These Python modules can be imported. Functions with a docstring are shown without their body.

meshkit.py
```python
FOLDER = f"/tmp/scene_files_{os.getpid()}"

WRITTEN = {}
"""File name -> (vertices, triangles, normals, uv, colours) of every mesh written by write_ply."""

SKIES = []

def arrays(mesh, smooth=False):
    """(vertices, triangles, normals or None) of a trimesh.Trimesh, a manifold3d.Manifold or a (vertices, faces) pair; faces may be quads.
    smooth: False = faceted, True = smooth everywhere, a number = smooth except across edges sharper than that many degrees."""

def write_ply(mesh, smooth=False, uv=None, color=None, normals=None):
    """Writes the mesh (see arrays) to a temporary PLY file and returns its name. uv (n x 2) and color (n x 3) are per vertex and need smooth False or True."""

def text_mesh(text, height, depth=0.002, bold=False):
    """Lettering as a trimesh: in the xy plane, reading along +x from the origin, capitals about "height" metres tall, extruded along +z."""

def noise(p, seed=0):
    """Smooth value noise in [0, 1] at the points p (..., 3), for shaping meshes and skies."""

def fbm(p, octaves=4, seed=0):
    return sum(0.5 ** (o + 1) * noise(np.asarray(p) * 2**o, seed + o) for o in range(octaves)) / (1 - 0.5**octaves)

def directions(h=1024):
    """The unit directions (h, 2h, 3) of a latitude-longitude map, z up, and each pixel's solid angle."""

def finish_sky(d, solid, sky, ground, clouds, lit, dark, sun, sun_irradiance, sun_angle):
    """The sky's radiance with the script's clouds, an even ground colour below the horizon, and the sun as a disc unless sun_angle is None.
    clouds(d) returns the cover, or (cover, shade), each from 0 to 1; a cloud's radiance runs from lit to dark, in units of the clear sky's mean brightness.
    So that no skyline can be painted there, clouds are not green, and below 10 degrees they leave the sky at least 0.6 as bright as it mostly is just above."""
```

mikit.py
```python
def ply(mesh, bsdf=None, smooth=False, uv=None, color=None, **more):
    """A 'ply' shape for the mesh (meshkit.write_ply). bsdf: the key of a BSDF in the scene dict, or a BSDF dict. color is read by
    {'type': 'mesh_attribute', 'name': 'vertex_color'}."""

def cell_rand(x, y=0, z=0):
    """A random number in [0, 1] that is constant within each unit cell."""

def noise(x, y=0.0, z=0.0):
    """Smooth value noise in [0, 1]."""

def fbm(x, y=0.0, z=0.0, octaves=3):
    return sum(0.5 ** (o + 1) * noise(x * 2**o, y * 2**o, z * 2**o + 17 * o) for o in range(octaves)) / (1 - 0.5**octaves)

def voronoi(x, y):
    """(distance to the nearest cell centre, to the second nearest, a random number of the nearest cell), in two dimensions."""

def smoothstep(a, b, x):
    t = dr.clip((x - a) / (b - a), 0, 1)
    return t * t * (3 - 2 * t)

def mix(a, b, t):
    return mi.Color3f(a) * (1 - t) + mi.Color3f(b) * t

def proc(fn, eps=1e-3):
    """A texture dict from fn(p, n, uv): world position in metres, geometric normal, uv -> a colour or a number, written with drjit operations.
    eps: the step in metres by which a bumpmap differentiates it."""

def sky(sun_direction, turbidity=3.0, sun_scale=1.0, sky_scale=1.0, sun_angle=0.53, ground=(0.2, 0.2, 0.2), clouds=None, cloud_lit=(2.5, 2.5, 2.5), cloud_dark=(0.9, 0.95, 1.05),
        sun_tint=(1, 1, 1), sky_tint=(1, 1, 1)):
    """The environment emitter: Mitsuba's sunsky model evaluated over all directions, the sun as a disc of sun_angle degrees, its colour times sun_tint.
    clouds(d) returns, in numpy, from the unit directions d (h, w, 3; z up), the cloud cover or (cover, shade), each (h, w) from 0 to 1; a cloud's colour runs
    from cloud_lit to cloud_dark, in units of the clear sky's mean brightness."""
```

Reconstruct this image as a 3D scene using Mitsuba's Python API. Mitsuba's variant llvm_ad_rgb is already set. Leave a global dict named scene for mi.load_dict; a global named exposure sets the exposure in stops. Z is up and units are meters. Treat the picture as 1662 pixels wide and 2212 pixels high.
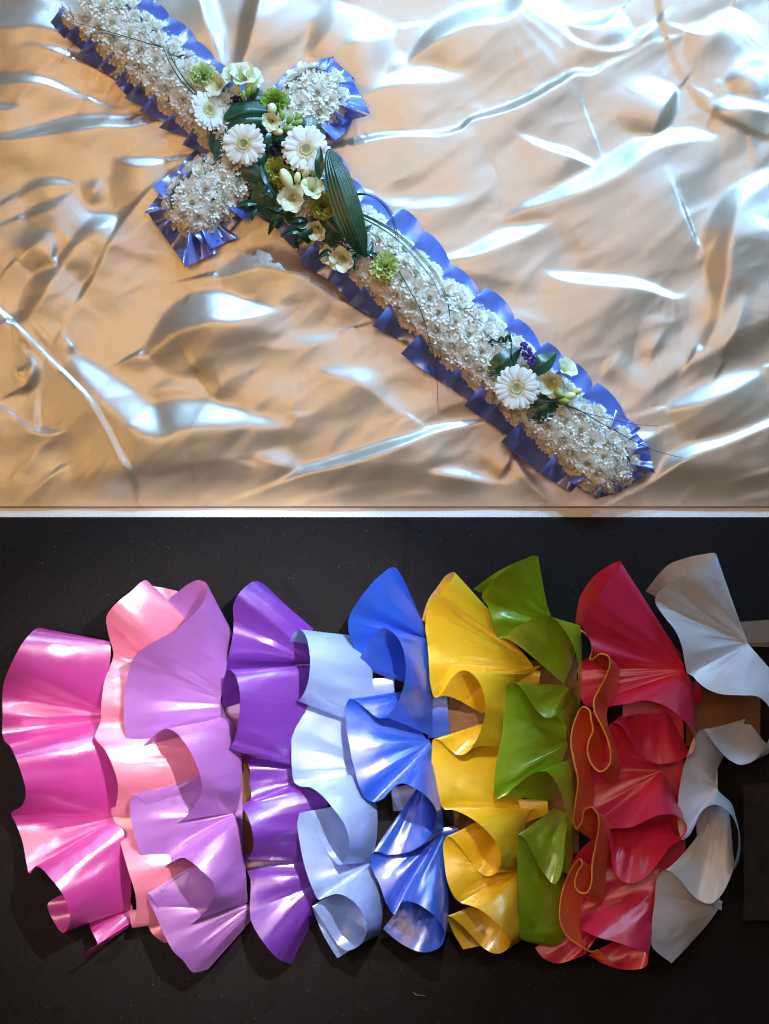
import math, random
import numpy as np
import trimesh
import drjit as dr
import mitsuba as mi
import mikit, meshkit
from mikit import proc, noise, fbm, smoothstep, mix

T = mi.ScalarTransform4f
K = 1.2 / 1662.0            # metres per plan unit (the tabletop is planned on a 1662 x 2212 unit sheet)
HC = 3.2                    # camera height above the tabletop
scene, labels = {}, {}
rng = np.random.default_rng(7)
random.seed(7)

# ------------------------------------------------------------------ camera
scene['camera'] = {'type': 'perspective', 'fov_axis': 'y', 'fov': 2 * math.degrees(math.atan(1106 * K / HC)),
                   'near_clip': 0.1, 'far_clip': 20.0,
                   'to_world': T().look_at(origin=[0, 0, HC], target=[0, 0, 0], up=[0, 1, 0])}
exposure = 0.5

# ------------------------------------------------------------------ lamps
def spot(name, pos, aim, rgb, power, cutoff, beam):
    scene[name] = {'type': 'spot', 'to_world': T().look_at(origin=pos, target=aim, up=[0.1, 0.2, 1]),
                   'intensity': {'type': 'rgb', 'value': [c * power for c in rgb]}, 'cutoff_angle': cutoff, 'beam_width': beam}

COOL, GOLD, PINK = (0.34, 0.66, 1.0), (1.0, 0.53, 0.15), (1.0, 0.80, 0.74)
def panel(name, pos, aim, w, h, rgb, power):
    scene[name] = {'type': 'rectangle', 'to_world': T().look_at(origin=pos, target=aim, up=[0.05, 0.1, 1]) @ T().scale([w / 2, h / 2, 1]),
                   'emitter': {'type': 'area', 'radiance': {'type': 'rgb', 'value': [c * power for c in rgb]}}}
    labels[name] = {'kind': 'structure', 'label': 'large softly glowing ' + name.replace('_', ' ') + ' above the table, out of view, placed to light the satin', 'category': 'lamp'}
# sources out of view, placed to light the satin; cool from the upper right
panel('unseen_window', [0.75, 2.3, 1.35], [0.15, 0.55, 0.0], 2.8, 1.2, COOL, 2.6)
for i, (x, y, z, ax_, ay_, p) in enumerate([(-0.10, 1.95, 1.45, -0.28, 0.62, 4.4), (0.55, 2.05, 1.45, -0.08, 0.64, 4.6), (0.55, 2.05, 1.55, 0.36, 0.62, 6.2), (1.15, 1.85, 1.45, 0.32, 0.56, 5.0), (1.60, 1.35, 1.45, 0.14, 0.52, 4.0)]):
    spot(f'unseen_window_spot_{i}', [x, y, z], [ax_, ay_ - 0.03, 0], COOL, 0.95 * p, 15.5, 10.5)  # unseen spots that carry the same cool light onto the satin
panel('unseen_gold_lamp', [-1.75, -0.05, 1.30], [-0.2, 0.40, 0], 1.3, 1.1, GOLD, 1.5)  # unseen, placed at lower left to give the satin its gold tone
panel('unseen_warm_ceiling_lamp', [-0.75, 0.50, 3.6], [-0.75, 0.50, 0], 1.4, 1.3, GOLD, 2.2)  # unseen, its reflection warms the flat satin on the left
panel('unseen_ceiling_lamp', [0.60, 0.95, 3.6], [0.60, 0.95, 0], 1.7, 2.0, PINK, 1.1)  # unseen, reflected pale and pinkish in the flat satin on the right
# unseen lamps placed to light the ribbons: a key from upper right, two on the left
spot('unseen_ribbon_lamp', [0.16, 0.20, 0.92], [-0.22, -0.42, 0], (1.0, 0.94, 0.90), 4.7, 23, 8)
spot('unseen_side_lamp_1', [-0.95, -0.10, 0.95], [-0.24, -0.44, 0], (1.0, 0.93, 0.96), 1.8, 25, 7)
spot('unseen_side_lamp_2', [-0.75, -0.55, 1.15], [-0.26, -0.42, 0], (1.0, 0.93, 0.96), 0.75, 23, 9)

# ------------------------------------------------------------------ helpers
def V(x, y, z=0.0):
    """plan units (x right, y down, as read off the layout) and a height in metres -> world point"""
    x, y, z = np.broadcast_arrays(np.asarray(x, float), np.asarray(y, float), np.asarray(z, float))
    f = (HC - z) / HC
    return np.stack([(x - 831) * K * f, (1106 - y) * K * f, z], -1)

def key_for(base):
    if base not in scene and base not in labels and not any(q.startswith(base + '__') for q in scene):
        return base
    i = 1
    while f'{base}_{i:03d}' in scene or f'{base}_{i:03d}' in labels or any(q.startswith(f'{base}_{i:03d}__') for q in scene):
        i += 1
    return f'{base}_{i:03d}'

COUNT = {}
def part(parent, name, shape, label=None, kind=None):
    base = f'{parent}__{name}' if parent else name
    n = COUNT.get(base, 0); COUNT[base] = n + 1
    k = base if n == 0 else f'{base}_{n:03d}'
    scene[k] = shape
    d = {}
    if label: d['label'] = label
    if kind: d['kind'] = kind
    if d: labels[k] = d
    return k

def grid_faces(n, m):
    i, j = np.meshgrid(np.arange(n - 1), np.arange(m - 1), indexing='ij')
    a = i * m + j
    q = np.stack([a, a + 1, a + m + 1, a + m], -1).reshape(-1, 4)
    return np.vstack([q[:, [0, 1, 2]], q[:, [0, 2, 3]]])

def mesh(v, f):
    return trimesh.Trimesh(np.asarray(v, float).reshape(-1, 3), f, process=False)

def sheet(P):
    """P (n, m, 3) -> mesh"""
    return mesh(P, grid_faces(P.shape[0], P.shape[1]))

def join(ms):
    return trimesh.util.concatenate(ms)

def spline(pts, per=12):
    """Catmull-Rom (centripetal-like) through rows of pts"""
    p = np.asarray(pts, float)
    p = np.vstack([2 * p[0] - p[1], p, 2 * p[-1] - p[-2]])
    out = []
    t = np.linspace(0, 1, per, endpoint=False)[:, None]
    for i in range(1, len(p) - 2):
        a, b, c, d = p[i - 1], p[i], p[i + 1], p[i + 2]
        la = max(np.linalg.norm((b - a)[:2]), 1.0); lb = max(np.linalg.norm((c - b)[:2]), 1.0); lc = max(np.linalg.norm((d - c)[:2]), 1.0)
        m1 = ((b - a) / la + (c - b) / lb) * 0.5 * lb
        m2 = ((c - b) / lb + (d - c) / lc) * 0.5 * lb
        out.append((2*t**3-3*t**2+1)*b + (t**3-2*t**2+t)*m1 + (-2*t**3+3*t**2)*c + (t**3-t**2)*m2)
    out.append(p[-2][None])
    return np.vstack(out)

def tube(P, r, sides=6):
    P = np.asarray(P, float)
    t = np.gradient(P, axis=0); t /= np.linalg.norm(t, axis=1, keepdims=True) + 1e-12
    ref = np.tile([0, 0, 1.0], (len(P), 1)); ref[np.abs(t[:, 2]) > 0.9] = [1, 0, 0]
    a = np.cross(t, ref); a /= np.linalg.norm(a, axis=1, keepdims=True) + 1e-12
    b = np.cross(a, t)
    ang = np.arange(sides) * 2 * np.pi / sides
    r = np.broadcast_to(r, (len(P),))[:, None, None]
    v = P[:, None] + r * (np.cos(ang)[None, :, None] * a[:, None] + np.sin(ang)[None, :, None] * b[:, None])
    i, j = np.meshgrid(np.arange(len(P) - 1), np.arange(sides), indexing='ij')
    q = np.stack([i*sides+j, i*sides+(j+1) % sides, (i+1)*sides+(j+1) % sides, (i+1)*sides+j], -1).reshape(-1, 4)
    return mesh(v, np.vstack([q[:, [0, 1, 2]], q[:, [0, 2, 3]]]))

def frame(n, up=None):
    """rotation whose z axis is n"""
    n = np.asarray(n, float); n = n / np.linalg.norm(n)
    r = np.array([0, 0, 1.0]) if abs(n[2]) < 0.9 else np.array([1.0, 0, 0])
    if up is not None: r = np.asarray(up, float)
    x = np.cross(r, n); x /= np.linalg.norm(x)
    return np.stack([x, np.cross(n, x), n], 1)

def xf(pos, n, spin=0.0, s=1.0):
    c, sn = math.cos(spin), math.sin(spin)
    R = frame(n) @ np.array([[c, -sn, 0], [sn, c, 0], [0, 0, 1]]) * s
    M = np.eye(4); M[:3, :3] = R; M[:3, 3] = pos
    return T(M.tolist())

def rgb(*c):
    return {'type': 'rgb', 'value': list(c)}

def two(b):
    return {'type': 'twosided', 'b': b}

# ------------------------------------------------------------------ materials
def satin_col(p, n, uv):
    w = fbm(p.x * 900, p.y * 240, 0.0, octaves=2)
    return mix((0.35, 0.225, 0.125), (0.44, 0.295, 0.175), w)

scene['satin_mat'] = two({'type': 'blendbsdf', 'weight': 0.48,
    'a': {'type': 'diffuse', 'reflectance': proc(satin_col)},
    'b': {'type': 'principled', 'base_color': rgb(0.86, 0.84, 0.82), 'metallic': 1.0, 'roughness': 0.36}})
scene['black_cloth_mat'] = two({'type': 'principled', 'base_color': proc(lambda p, n, uv: mix((0.007, 0.0063, 0.0067), (0.024, 0.021, 0.022), fbm(p.x * 700, p.y * 700, 0.0, octaves=3))),
                                'roughness': 0.9, 'specular': 0.1})
scene['table_mat'] = {'type': 'principled', 'base_color': rgb(0.92, 0.92, 0.92), 'roughness': 0.5, 'specular': 0.3}

def ribbon_mat(name, c, rough=0.28, metal=0.24, coat=0.0):
    def col(p, n, uv):
        return mix(tuple(0.86 * q for q in c), c, fbm(p.x * 1500, p.y * 1500, p.z * 1500, octaves=2))
    hi = tuple(0.45 * q + 0.45 for q in c)
    scene[name] = two({'type': 'blendbsdf', 'weight': metal, 'a': {'type': 'principled', 'base_color': proc(col), 'roughness': 0.33, 'specular': 0.9},
                       'b': {'type': 'principled', 'base_color': rgb(*hi), 'metallic': 1.0, 'roughness': rough}})

VC = {'type': 'mesh_attribute', 'name': 'vertex_color'}
scene['petal_mat'] = {'type': 'principledthin', 'base_color': VC, 'roughness': 0.45, 'diff_trans': 0.3, 'spec_trans': 0.0, 'eta': 1.4}
scene['leaf_mat'] = two({'type': 'principled', 'base_color': proc(lambda p, n, uv: mix((0.012, 0.035, 0.016), (0.028, 0.075, 0.030), fbm(p.x * 160, p.y * 160, p.z * 160, octaves=3))), 'roughness': 0.32, 'specular': 0.6})
scene['stem_mat'] = two({'type': 'principled', 'base_color': rgb(0.025, 0.055, 0.025), 'roughness': 0.45, 'specular': 0.4})
scene['bud_mat'] = two({'type': 'principled', 'base_color': VC, 'roughness': 0.4, 'specular': 0.4})
scene['card_mat'] = two({'type': 'principled', 'base_color': proc(lambda p, n, uv: mix((0.17, 0.085, 0.04), (0.24, 0.125, 0.06), fbm(p.x * 90, p.y * 500, 0.0, octaves=3))), 'roughness': 0.75, 'specular': 0.2})

# ------------------------------------------------------------------ setting: the white tabletop
tb = trimesh.creation.box([2.6, 3.0, 0.04]); tb.apply_translation([0, 0, -0.02])
scene['tabletop'] = mikit.ply(tb, 'table_mat')
labels['tabletop'] = {'kind': 'structure', 'label': 'white tabletop showing as a narrow strip between the satin and the black cloth', 'category': 'tabletop'}

# ------------------------------------------------------------------ satin cloth
NX, NY = 640, 420
X0, X1, Y0, Y1 = -70.0, 1732.0, -70.0, 1096.0
gx, gy = np.meshgrid(np.linspace(X0, X1, NX), np.linspace(Y0, Y1, NY), indexing='xy')
gxu, gyu = gx, gy
wq = np.stack([gx * K, gy * K, 0 * gx], -1)
gx = gx + 16 * (meshkit.fbm(wq * 9.0, 3, 31) - 0.5); gy = gy + 16 * (meshkit.fbm(wq * 9.0 + 5.5, 3, 37) - 0.5)
WIN = np.array([0.50, -0.866])       # towards the cool lamps, plan units (y down)

def poly_dist(pts):
    """signed distance (positive to the right-hand... set by caller), and the arc parameter 0..1"""
    p = np.asarray(pts, float)
    seg = p[1:] - p[:-1]; L = np.linalg.norm(seg, axis=1); cum = np.r_[0, np.cumsum(L)]
    best = np.full(gx.shape, 1e9); sgn = np.zeros(gx.shape); par = np.zeros(gx.shape)
    for i in range(len(seg)):
        t0 = ((gx - p[i, 0]) * seg[i, 0] + (gy - p[i, 1]) * seg[i, 1]) / L[i] ** 2
        t = np.clip(t0, 0, 1)
        dx, dy = gx - p[i, 0] - t * seg[i, 0], gy - p[i, 1] - t * seg[i, 1]
        d = np.hypot(dx, dy)
        s = seg[i, 0] * (gy - p[i, 1]) - seg[i, 1] * (gx - p[i, 0])
        m = d < best
        best = np.where(m, d, best); sgn = np.where(m, s, sgn)
        tt = t0 if i == 0 else t
        if i == len(seg) - 1: tt = np.where(t0 > 1, t0, tt)
        par = np.where(m, (cum[i] + tt * L[i]) / cum[-1], par)
    nrm = np.array([-(p[-1] - p[0])[1], (p[-1] - p[0])[0]]); nrm /= np.linalg.norm(nrm)
    return best, np.sign(sgn), par, nrm, cum[-1]

Hz = np.zeros(gx.shape)
tents, BACK, HGT = [], 1.9, 1.8
def fold(pts, w, s=0.5, back=3.0, side=None, ends=(1, 1)):
    """a fold whose flank (width w) falls towards the lamps; gentler slope behind"""
    p = spline(np.array(pts, float), 6)
    best, sgn, par, nrm, L = poly_dist(p)
    if side is None: side = 1 if nrm @ WIN > 0 else -1
    d = best * sgn * side
    e = min(0.45, max(0.2, 1.6 * w / L))
    fade = np.ones(gx.shape)
    if ends[0]: fade = fade * np.clip((par + e * 0.15) / (1.15 * e), 0, 1)
    if ends[1]: fade = fade * np.clip((1 - par + e * 0.15) / (1.15 * e), 0, 1)
    fade = fade * fade * (3 - 2 * fade)
    d0 = d + 0.55 * w
    wf = 0.85 * w * (0.55 + 0.45 * fade)
    fade2 = 0.25 + 0.75 * np.sin(np.pi * np.clip(par, 0, 1)) ** 1.0 if all(ends) else fade
    rw = 0.22 * w
    r0 = np.sqrt(d0 * d0 + rw * rw) - rw
    front = s * r0 * K
    backs = (s / (back * BACK)) * r0 * K
    tents.append(s * w * K * HGT * min(1.0, (L / max(110.0, 5 * w)) ** 0.8) * fade2 - np.where(d0 > 0, front, backs))

def layer(pts, h, w, side):
    global Hz
    best, sgn, par, nrm, L = poly_dist(spline(np.array(pts, float), 6))
    t = np.clip(best * sgn * side / w + 0.5, 0, 1)
    Hz = Hz + h * t * t * (3 - 2 * t)

FOLDS = [
 ([(-70,95),(33,100),(80,102),(140,115),(200,140),(250,168)], 14, .6, 3),
 ([(-70,180),(33,172),(90,175),(130,185),(185,208)], 16, .6, 2.5),
 ([(-70,235),(33,230),(60,222),(105,223)], 13, .6, 2),
 ([(-70,298),(33,290),(100,283),(200,272),(300,265),(345,252)], 16, .6, 3),
 ([(33,358),(60,330),(95,293)], 12, .5, 2),
 ([(110,770),(150,672),(195,600),(230,525),(270,460),(320,405),(375,370),(415,356)], 9, .8, 4),
 ([(195,455),(214,420),(230,385)], 22, .4, 1.5),
 ([(100,430),(150,498),(180,520)], 22, .35, 1.5),
 ([(95,600),(130,560),(165,520),(240,488)], 16, .5, 2),
 ([(140,510),(190,490),(250,455)], 26, .38, 1.5),
 ([(-70,45),(33,48),(120,55),(190,75)], 30, .35, 1.5),
 ([(440,-60),(455,40),(470,90),(490,150)], 14, .6, 3, -1),
 ([(565,-60),(545,50),(522,120),(512,150)], 14, .6, 2.5, 1),
 ([(875,127),(938,82),(1018,50),(1098,30),(1150,-40)], 24, .5, 2.6),
 ([(700,322),(779,305),(859,292),(991,279),(1018,257),(1066,247),(1098,239),(1151,212),(1204,183),(1241,159),(1273,157),(1310,133),(1363,114),(1406,90),(1438,82)], 11, .9, 6),
 ([(1241,157),(1265,168),(1296,183)], 8, .6, 2),
 ([(1066,247),(1124,287),(1183,319),(1257,343),(1304,362)], 13, .75, 4),
 ([(1076,460),(1151,436),(1204,420),(1284,393),(1331,367),(1379,329),(1416,308),(1480,292),(1546,282)], 28, .5, 3),
 ([(1414,312),(1432,250),(1466,195)], 18, .55, 2.5),
 ([(930,549),(980,547),(1034,540),(1098,515),(1140,499),(1193,467),(1232,434)], 24, .55, 3),
 ([(1100,545),(1124,556),(1172,577),(1231,599),(1310,607),(1390,618),(1464,634),(1493,616)], 20, .6, 4),
 ([(1660,370),(1624,398),(1580,451),(1558,531),(1552,607),(1533,687),(1505,742)], 30, .5, 1.6, 1),
 ([(1349,738),(1310,788),(1282,828)], 16, .45, 2),
 ([(1456,706),(1427,740),(1404,800)], 16, .45, 2),
 ([(1720,890),(1629,926),(1549,958),(1475,987),(1416,1030),(1360,1062)], 15, .65, 4),
 ([(450,1096),(550,1059),(650,1021),(750,999),(860,963),(938,931),(1042,908)], 12, .8, 5),
 ([(895,1009),(950,1020),(1010,1034),(1070,1042)], 12, .6, 3),
 ([(1080,1045),(1100,1010),(1114,975)], 10, .5, 2, 1),
 ([(1116,990),(1151,1043),(1210,1088)], 9, .55, 3),
 ([(1520,1046),(1575,1036),(1640,1018),(1720,1000)], 12, .5, 2.5),
 ([(1560,1092),(1600,1075),(1720,1055)], 14, .5, 2),
 ([(172,765),(200,802),(225,834),(270,879),(318,918),(350,922),(385,908),(440,902),(520,900),(610,895)], 44, .42, 1.4),
 ([(310,755),(340,735),(375,709),(450,681),(525,677),(620,650)], 34, .45, 1.8),
 ([(540,617),(590,612),(665,612)], 12, .45, 2),
 ([(285,1000),(315,1030),(345,1052),(372,1035),(388,1000)], 18, .5, 2),
 ([(410,1090),(440,1068),(480,1050)], 18, .45, 2),
 ([(520,962),(600,990),(665,1012)], 22, .35, 2),
 ([(25,690),(52,685),(75,655),(100,604),(150,550)], 20, .5, 2),
 ([(36,1018),(95,956),(165,939),(190,886)], 7, .7, 3),
 ([(75,1096),(105,1034),(155,954),(190,886)], 6, .7, 3),
 ([(95,956),(85,900),(88,860)], 6, .6, 2, 1),
 ([(100,925),(130,900),(160,880)], 10, .5, 2),
 ([(60,760),(80,790),(70,830),(40,845)], 10, .5, 2),
 ([(915,285),(935,250),(956,208)], 26, .4, 1.6),
 ([(985,225),(1020,222),(1062,224)], 18, .4, 1.6),
 ([(1000,118),(1030,140),(1060,150)], 12, .45, 1.8),
 ([(1120,175),(1150,185),(1180,190)], 14, .35, 1.8),
 ([(1150,280),(1200,255),(1245,235)], 12, .4, 2),
 ([(1200,270),(1230,250),(1248,240)], 12, .4, 2),
 ([(1193,33),(1236,85),(1310,106),(1363,98),(1420,48)], 10, .6, 2.5, -1),
 ([(1215,40),(1260,55),(1300,52),(1345,20)], 14, .5, 2),
 ([(1340,100),(1385,80),(1425,50)], 9, .6, 2),
 ([(1480,60),(1530,70),(1560,50),(1580,20)], 16, .5, 2),
 ([(1560,170),(1600,150),(1650,130)], 24, .4, 2),
 ([(1545,210),(1580,225),(1640,215)], 30, .4, 1.5),
 ([(1480,250),(1510,235),(1530,215)], 10, .4, 2),
 ([(1180,575),(1230,560),(1330,520),(1440,470),(1560,430)], 20, .25, 3),
 ([(1340,500),(1370,490),(1395,487)], 10, .3, 2),
 ([(1390,490),(1440,490),(1480,470)], 16, .3, 2),
 ([(1255,700),(1300,720),(1330,710)], 22, .25, 2),
 ([(1090,560),(1000,570),(960,600)], 18, .2, 2),
 ([(820,150),(850,130),(870,110)], 20, .3, 2),
 ([(700,90),(760,75),(850,60)], 34, .3, 1.6),
 ([(650,110),(700,60),(720,0)], 30, .3, 1.6),
 ([(600,900),(680,880),(740,850)], 18, .2, 2),
 ([(440,800),(500,790),(560,800)], 30, .15, 2),
 ([(40,1090),(90,1040),(150,1000),(230,985)], 10, .6, 3),
 ([(40,900),(90,930),(150,925),(195,885)], 12, .55, 3),
 ([(180,1090),(215,1040),(255,1010)], 10, .5, 2.5),
 ([(310,1085),(345,1060),(400,1005),(430,960)], 12, .5, 2.5),
 ([(33,560),(70,520),(110,500),(150,505)], 18, .5, 2.5),
 ([(33,420),(80,395),(140,390),(190,400)], 16, .5, 2.5),
 ([(1290,1000),(1350,960),(1420,930)], 14, .45, 2.5),
 ([(1560,250),(1600,230),(1680,240)], 18, .4, 2.5),
 ([(1290,470),(1380,430),(1470,400)], 16, .4, 3),
 ([(330,975),(420,962),(520,990),(610,1018)], 16, .5, 3),
 ([(540,1110),(700,1060),(820,1035),(905,1040)], 22, .4, 3),
 ([(740,1096),(900,1060),(1010,1068)], 14, .4, 3),
 ([(1440,1100),(1500,1045),(1535,985)], 12, .5, 2.5),
 ([(1340,640),(1400,680),(1480,690)], 22, .3, 2.5),
 ([(1490,570),(1540,500),(1575,430)], 18, .4, 2),
 ([(985,640),(1100,660),(1200,690),(1300,690)], 22, .32, 3),
 ([(240,335),(300,352),(355,345)], 14, .5, 2.5),
 ([(50,465),(110,440),(165,395)], 18, .5, 2),
 ([(430,700),(520,722),(620,740),(730,715)], 26, .28, 3),
 ([(270,850),(400,832),(520,855)], 26, .22, 2.5),
 ([(640,775),(720,800),(800,830),(880,890)], 20, .3, 3),
 ([(470,590),(560,572),(650,590),(730,640)], 22, .35, 3),
 ([(760,200),(850,175),(960,165),(1080,120)], 26, .35, 2.5),
 ([(820,420),(900,440),(1000,430),(1080,380)], 24, .3, 2.5),
 ([(1180,690),(1260,650),(1350,640)], 18, .35, 2.5),
 ([(1080,700),(1180,760),(1260,770)], 18, .35, 2.5),
 ([(1560,780),(1600,700),(1640,560)], 22, .45, 2, 1),
 ([(1440,880),(1520,860),(1640,800)], 20, .4, 2.5),
]
for f in FOLDS:
    fold(f[0], f[1] * 1.15, f[2] * 1.0, f[3], f[4] if len(f) > 4 else None)
TS = 0.0015
tn = np.array(tents + [np.zeros(gx.shape)])
mx = tn.max(0)
Hz = mx + TS * np.log(np.exp((tn - mx) / TS).sum(0))
del tn, tents
layer([(-80,600),(33,699),(100,764),(185,844),(225,905),(260,969),(290,1015),(301,1045),(303,1200)], 0.0042, 9, 1)
layer([(1420,-90),(1427,33),(1443,96),(1470,170),(1523,234),(1629,290),(1740,320)], 0.0026, 22, -1)
q3 = np.stack([gx * K, gy * K, 0 * gx], -1)
def ridged(ang, lam, stretch, seed, warp=0.35):
    c, sn = math.cos(ang), math.sin(ang)
    X, Y = (gxu * c + gyu * sn) / (lam * stretch), (-gxu * sn + gyu * c) / lam
    w1 = meshkit.fbm(np.stack([X * 0.7, Y * 0.7, 0 * X], -1), 2, seed + 50) - 0.5
    n = meshkit.fbm(np.stack([X + warp * w1, Y + 2 * warp * w1, 0 * X + 0.3], -1), 2, seed)
    return 1 - np.sqrt((2 * n - 1) ** 2 * 6 + 0.02)
left = np.clip((700 - gxu) / 700, 0, 1)
Hz += 0.014 * (meshkit.fbm(q3 * 4.5 + 3.1, 2, 5) - 0.5)
Hz += 0.0058 * ridged(-0.55, 170, 3.0, 3) * (1 - 0.4 * left) + 0.0050 * ridged(0.30, 150, 2.6, 9) * (0.4 + left) + 0.0011 * ridged(-0.75, 75, 3.2, 15) + 0.0005 * ridged(-0.2, 52, 3.0, 19)
Hz += 0.0003 * ridged(-0.65, 31, 3.0, 23)
Hz += 0.0006 * (meshkit.fbm(q3 * 22 + 9.3, 3, 11) - 0.5)
from scipy.ndimage import gaussian_filter
Hz = gaussian_filter(Hz, 1.0)
gx, gy = gxu, gyu
Hz -= gaussian_filter(Hz, 42, mode='nearest')
hem = np.clip((1096 - gy) / 100.0, 0, 1); hem = hem * hem * (3 - 2 * hem)
Hz = Hz * (0.6 + 0.4 * hem)
Hz = 0.0012 + 0.5 * (Hz + 0.007 + np.sqrt((Hz + 0.007) ** 2 + 0.002 ** 2)) * (0.45 + 0.55 * hem)
BASEZ = float(np.median(Hz))
def cloth_z(x, y):
    i = np.clip(((np.asarray(y) - Y0) / (Y1 - Y0) * (NY - 1)).astype(int), 0, NY - 1)
    j = np.clip(((np.asarray(x) - X0) / (X1 - X0) * (NX - 1)).astype(int), 0, NX - 1)
    return Hz[i, j]
P = np.stack([(gx - 831) * K, (1106 - gy) * K, Hz], -1)
skirt = P[-1:].copy(); skirt[..., 2] = 0.0005; skirt[..., 1] -= 0.001
P = np.concatenate([P, skirt], 0)[:, ::-1]
scene['satin_cloth'] = mikit.ply(sheet(P), 'satin_mat', smooth=True)
labels['satin_cloth'] = {'label': 'shiny cream satin cloth in rumpled folds under the white flower cross', 'category': 'cloth'}

# ------------------------------------------------------------------ black cloth
bx, by = np.meshgrid(np.linspace(-120, 1782, 260), np.linspace(1117, 2330, 180), indexing='xy')
bz = 0.004 + 0.006 * meshkit.fbm(np.stack([bx * K * 4, by * K * 4, 0 * bx], -1), 2, 3) + 0.001 * meshkit.fbm(np.stack([bx * K * 25, by * K * 25, 0 * bx], -1), 2, 8)
cd = bx - (893 - (by - 1117) * 0.03)
bz += 0.006 * np.exp(-(cd / 14.0) ** 2) * np.clip((1500 - by) / 300, 0, 1) - 0.003 * np.exp(-((cd + 26) / 12.0) ** 2) * np.clip((1500 - by) / 300, 0, 1)
P = np.stack([(bx - 831) * K, (1106 - by) * K, bz], -1)
scene['black_cloth'] = mikit.ply(sheet(P[::-1]), 'black_cloth_mat', smooth=True)
labels['black_cloth'] = {'label': 'matt black cloth lying under the row of coloured ruffled ribbons', 'category': 'cloth'}

# ------------------------------------------------------------------ the row of ruffled ribbons on the black cloth
# each row: free edge x, y, height (mm), gathered edge x, y, height (mm)
ribbon_mat('magenta_mat', (0.56, 0.05, 0.34)); ribbon_mat('pink_mat', (0.80, 0.23, 0.37)); ribbon_mat('lilac_mat', (0.37, 0.14, 0.52))
ribbon_mat('purple_mat', (0.16, 0.035, 0.40)); ribbon_mat('light_blue_mat', (0.27, 0.41, 0.80)); ribbon_mat('royal_blue_mat', (0.022, 0.10, 0.66))
ribbon_mat('yellow_mat', (0.90, 0.60, 0.02), 0.24); ribbon_mat('green_mat', (0.29, 0.49, 0.012), 0.3); ribbon_mat('red_mat', (0.74, 0.03, 0.10), 0.3, 0.07)
ribbon_mat('white_mat', (0.70, 0.75, 0.84), 0.5, 0.12)

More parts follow.
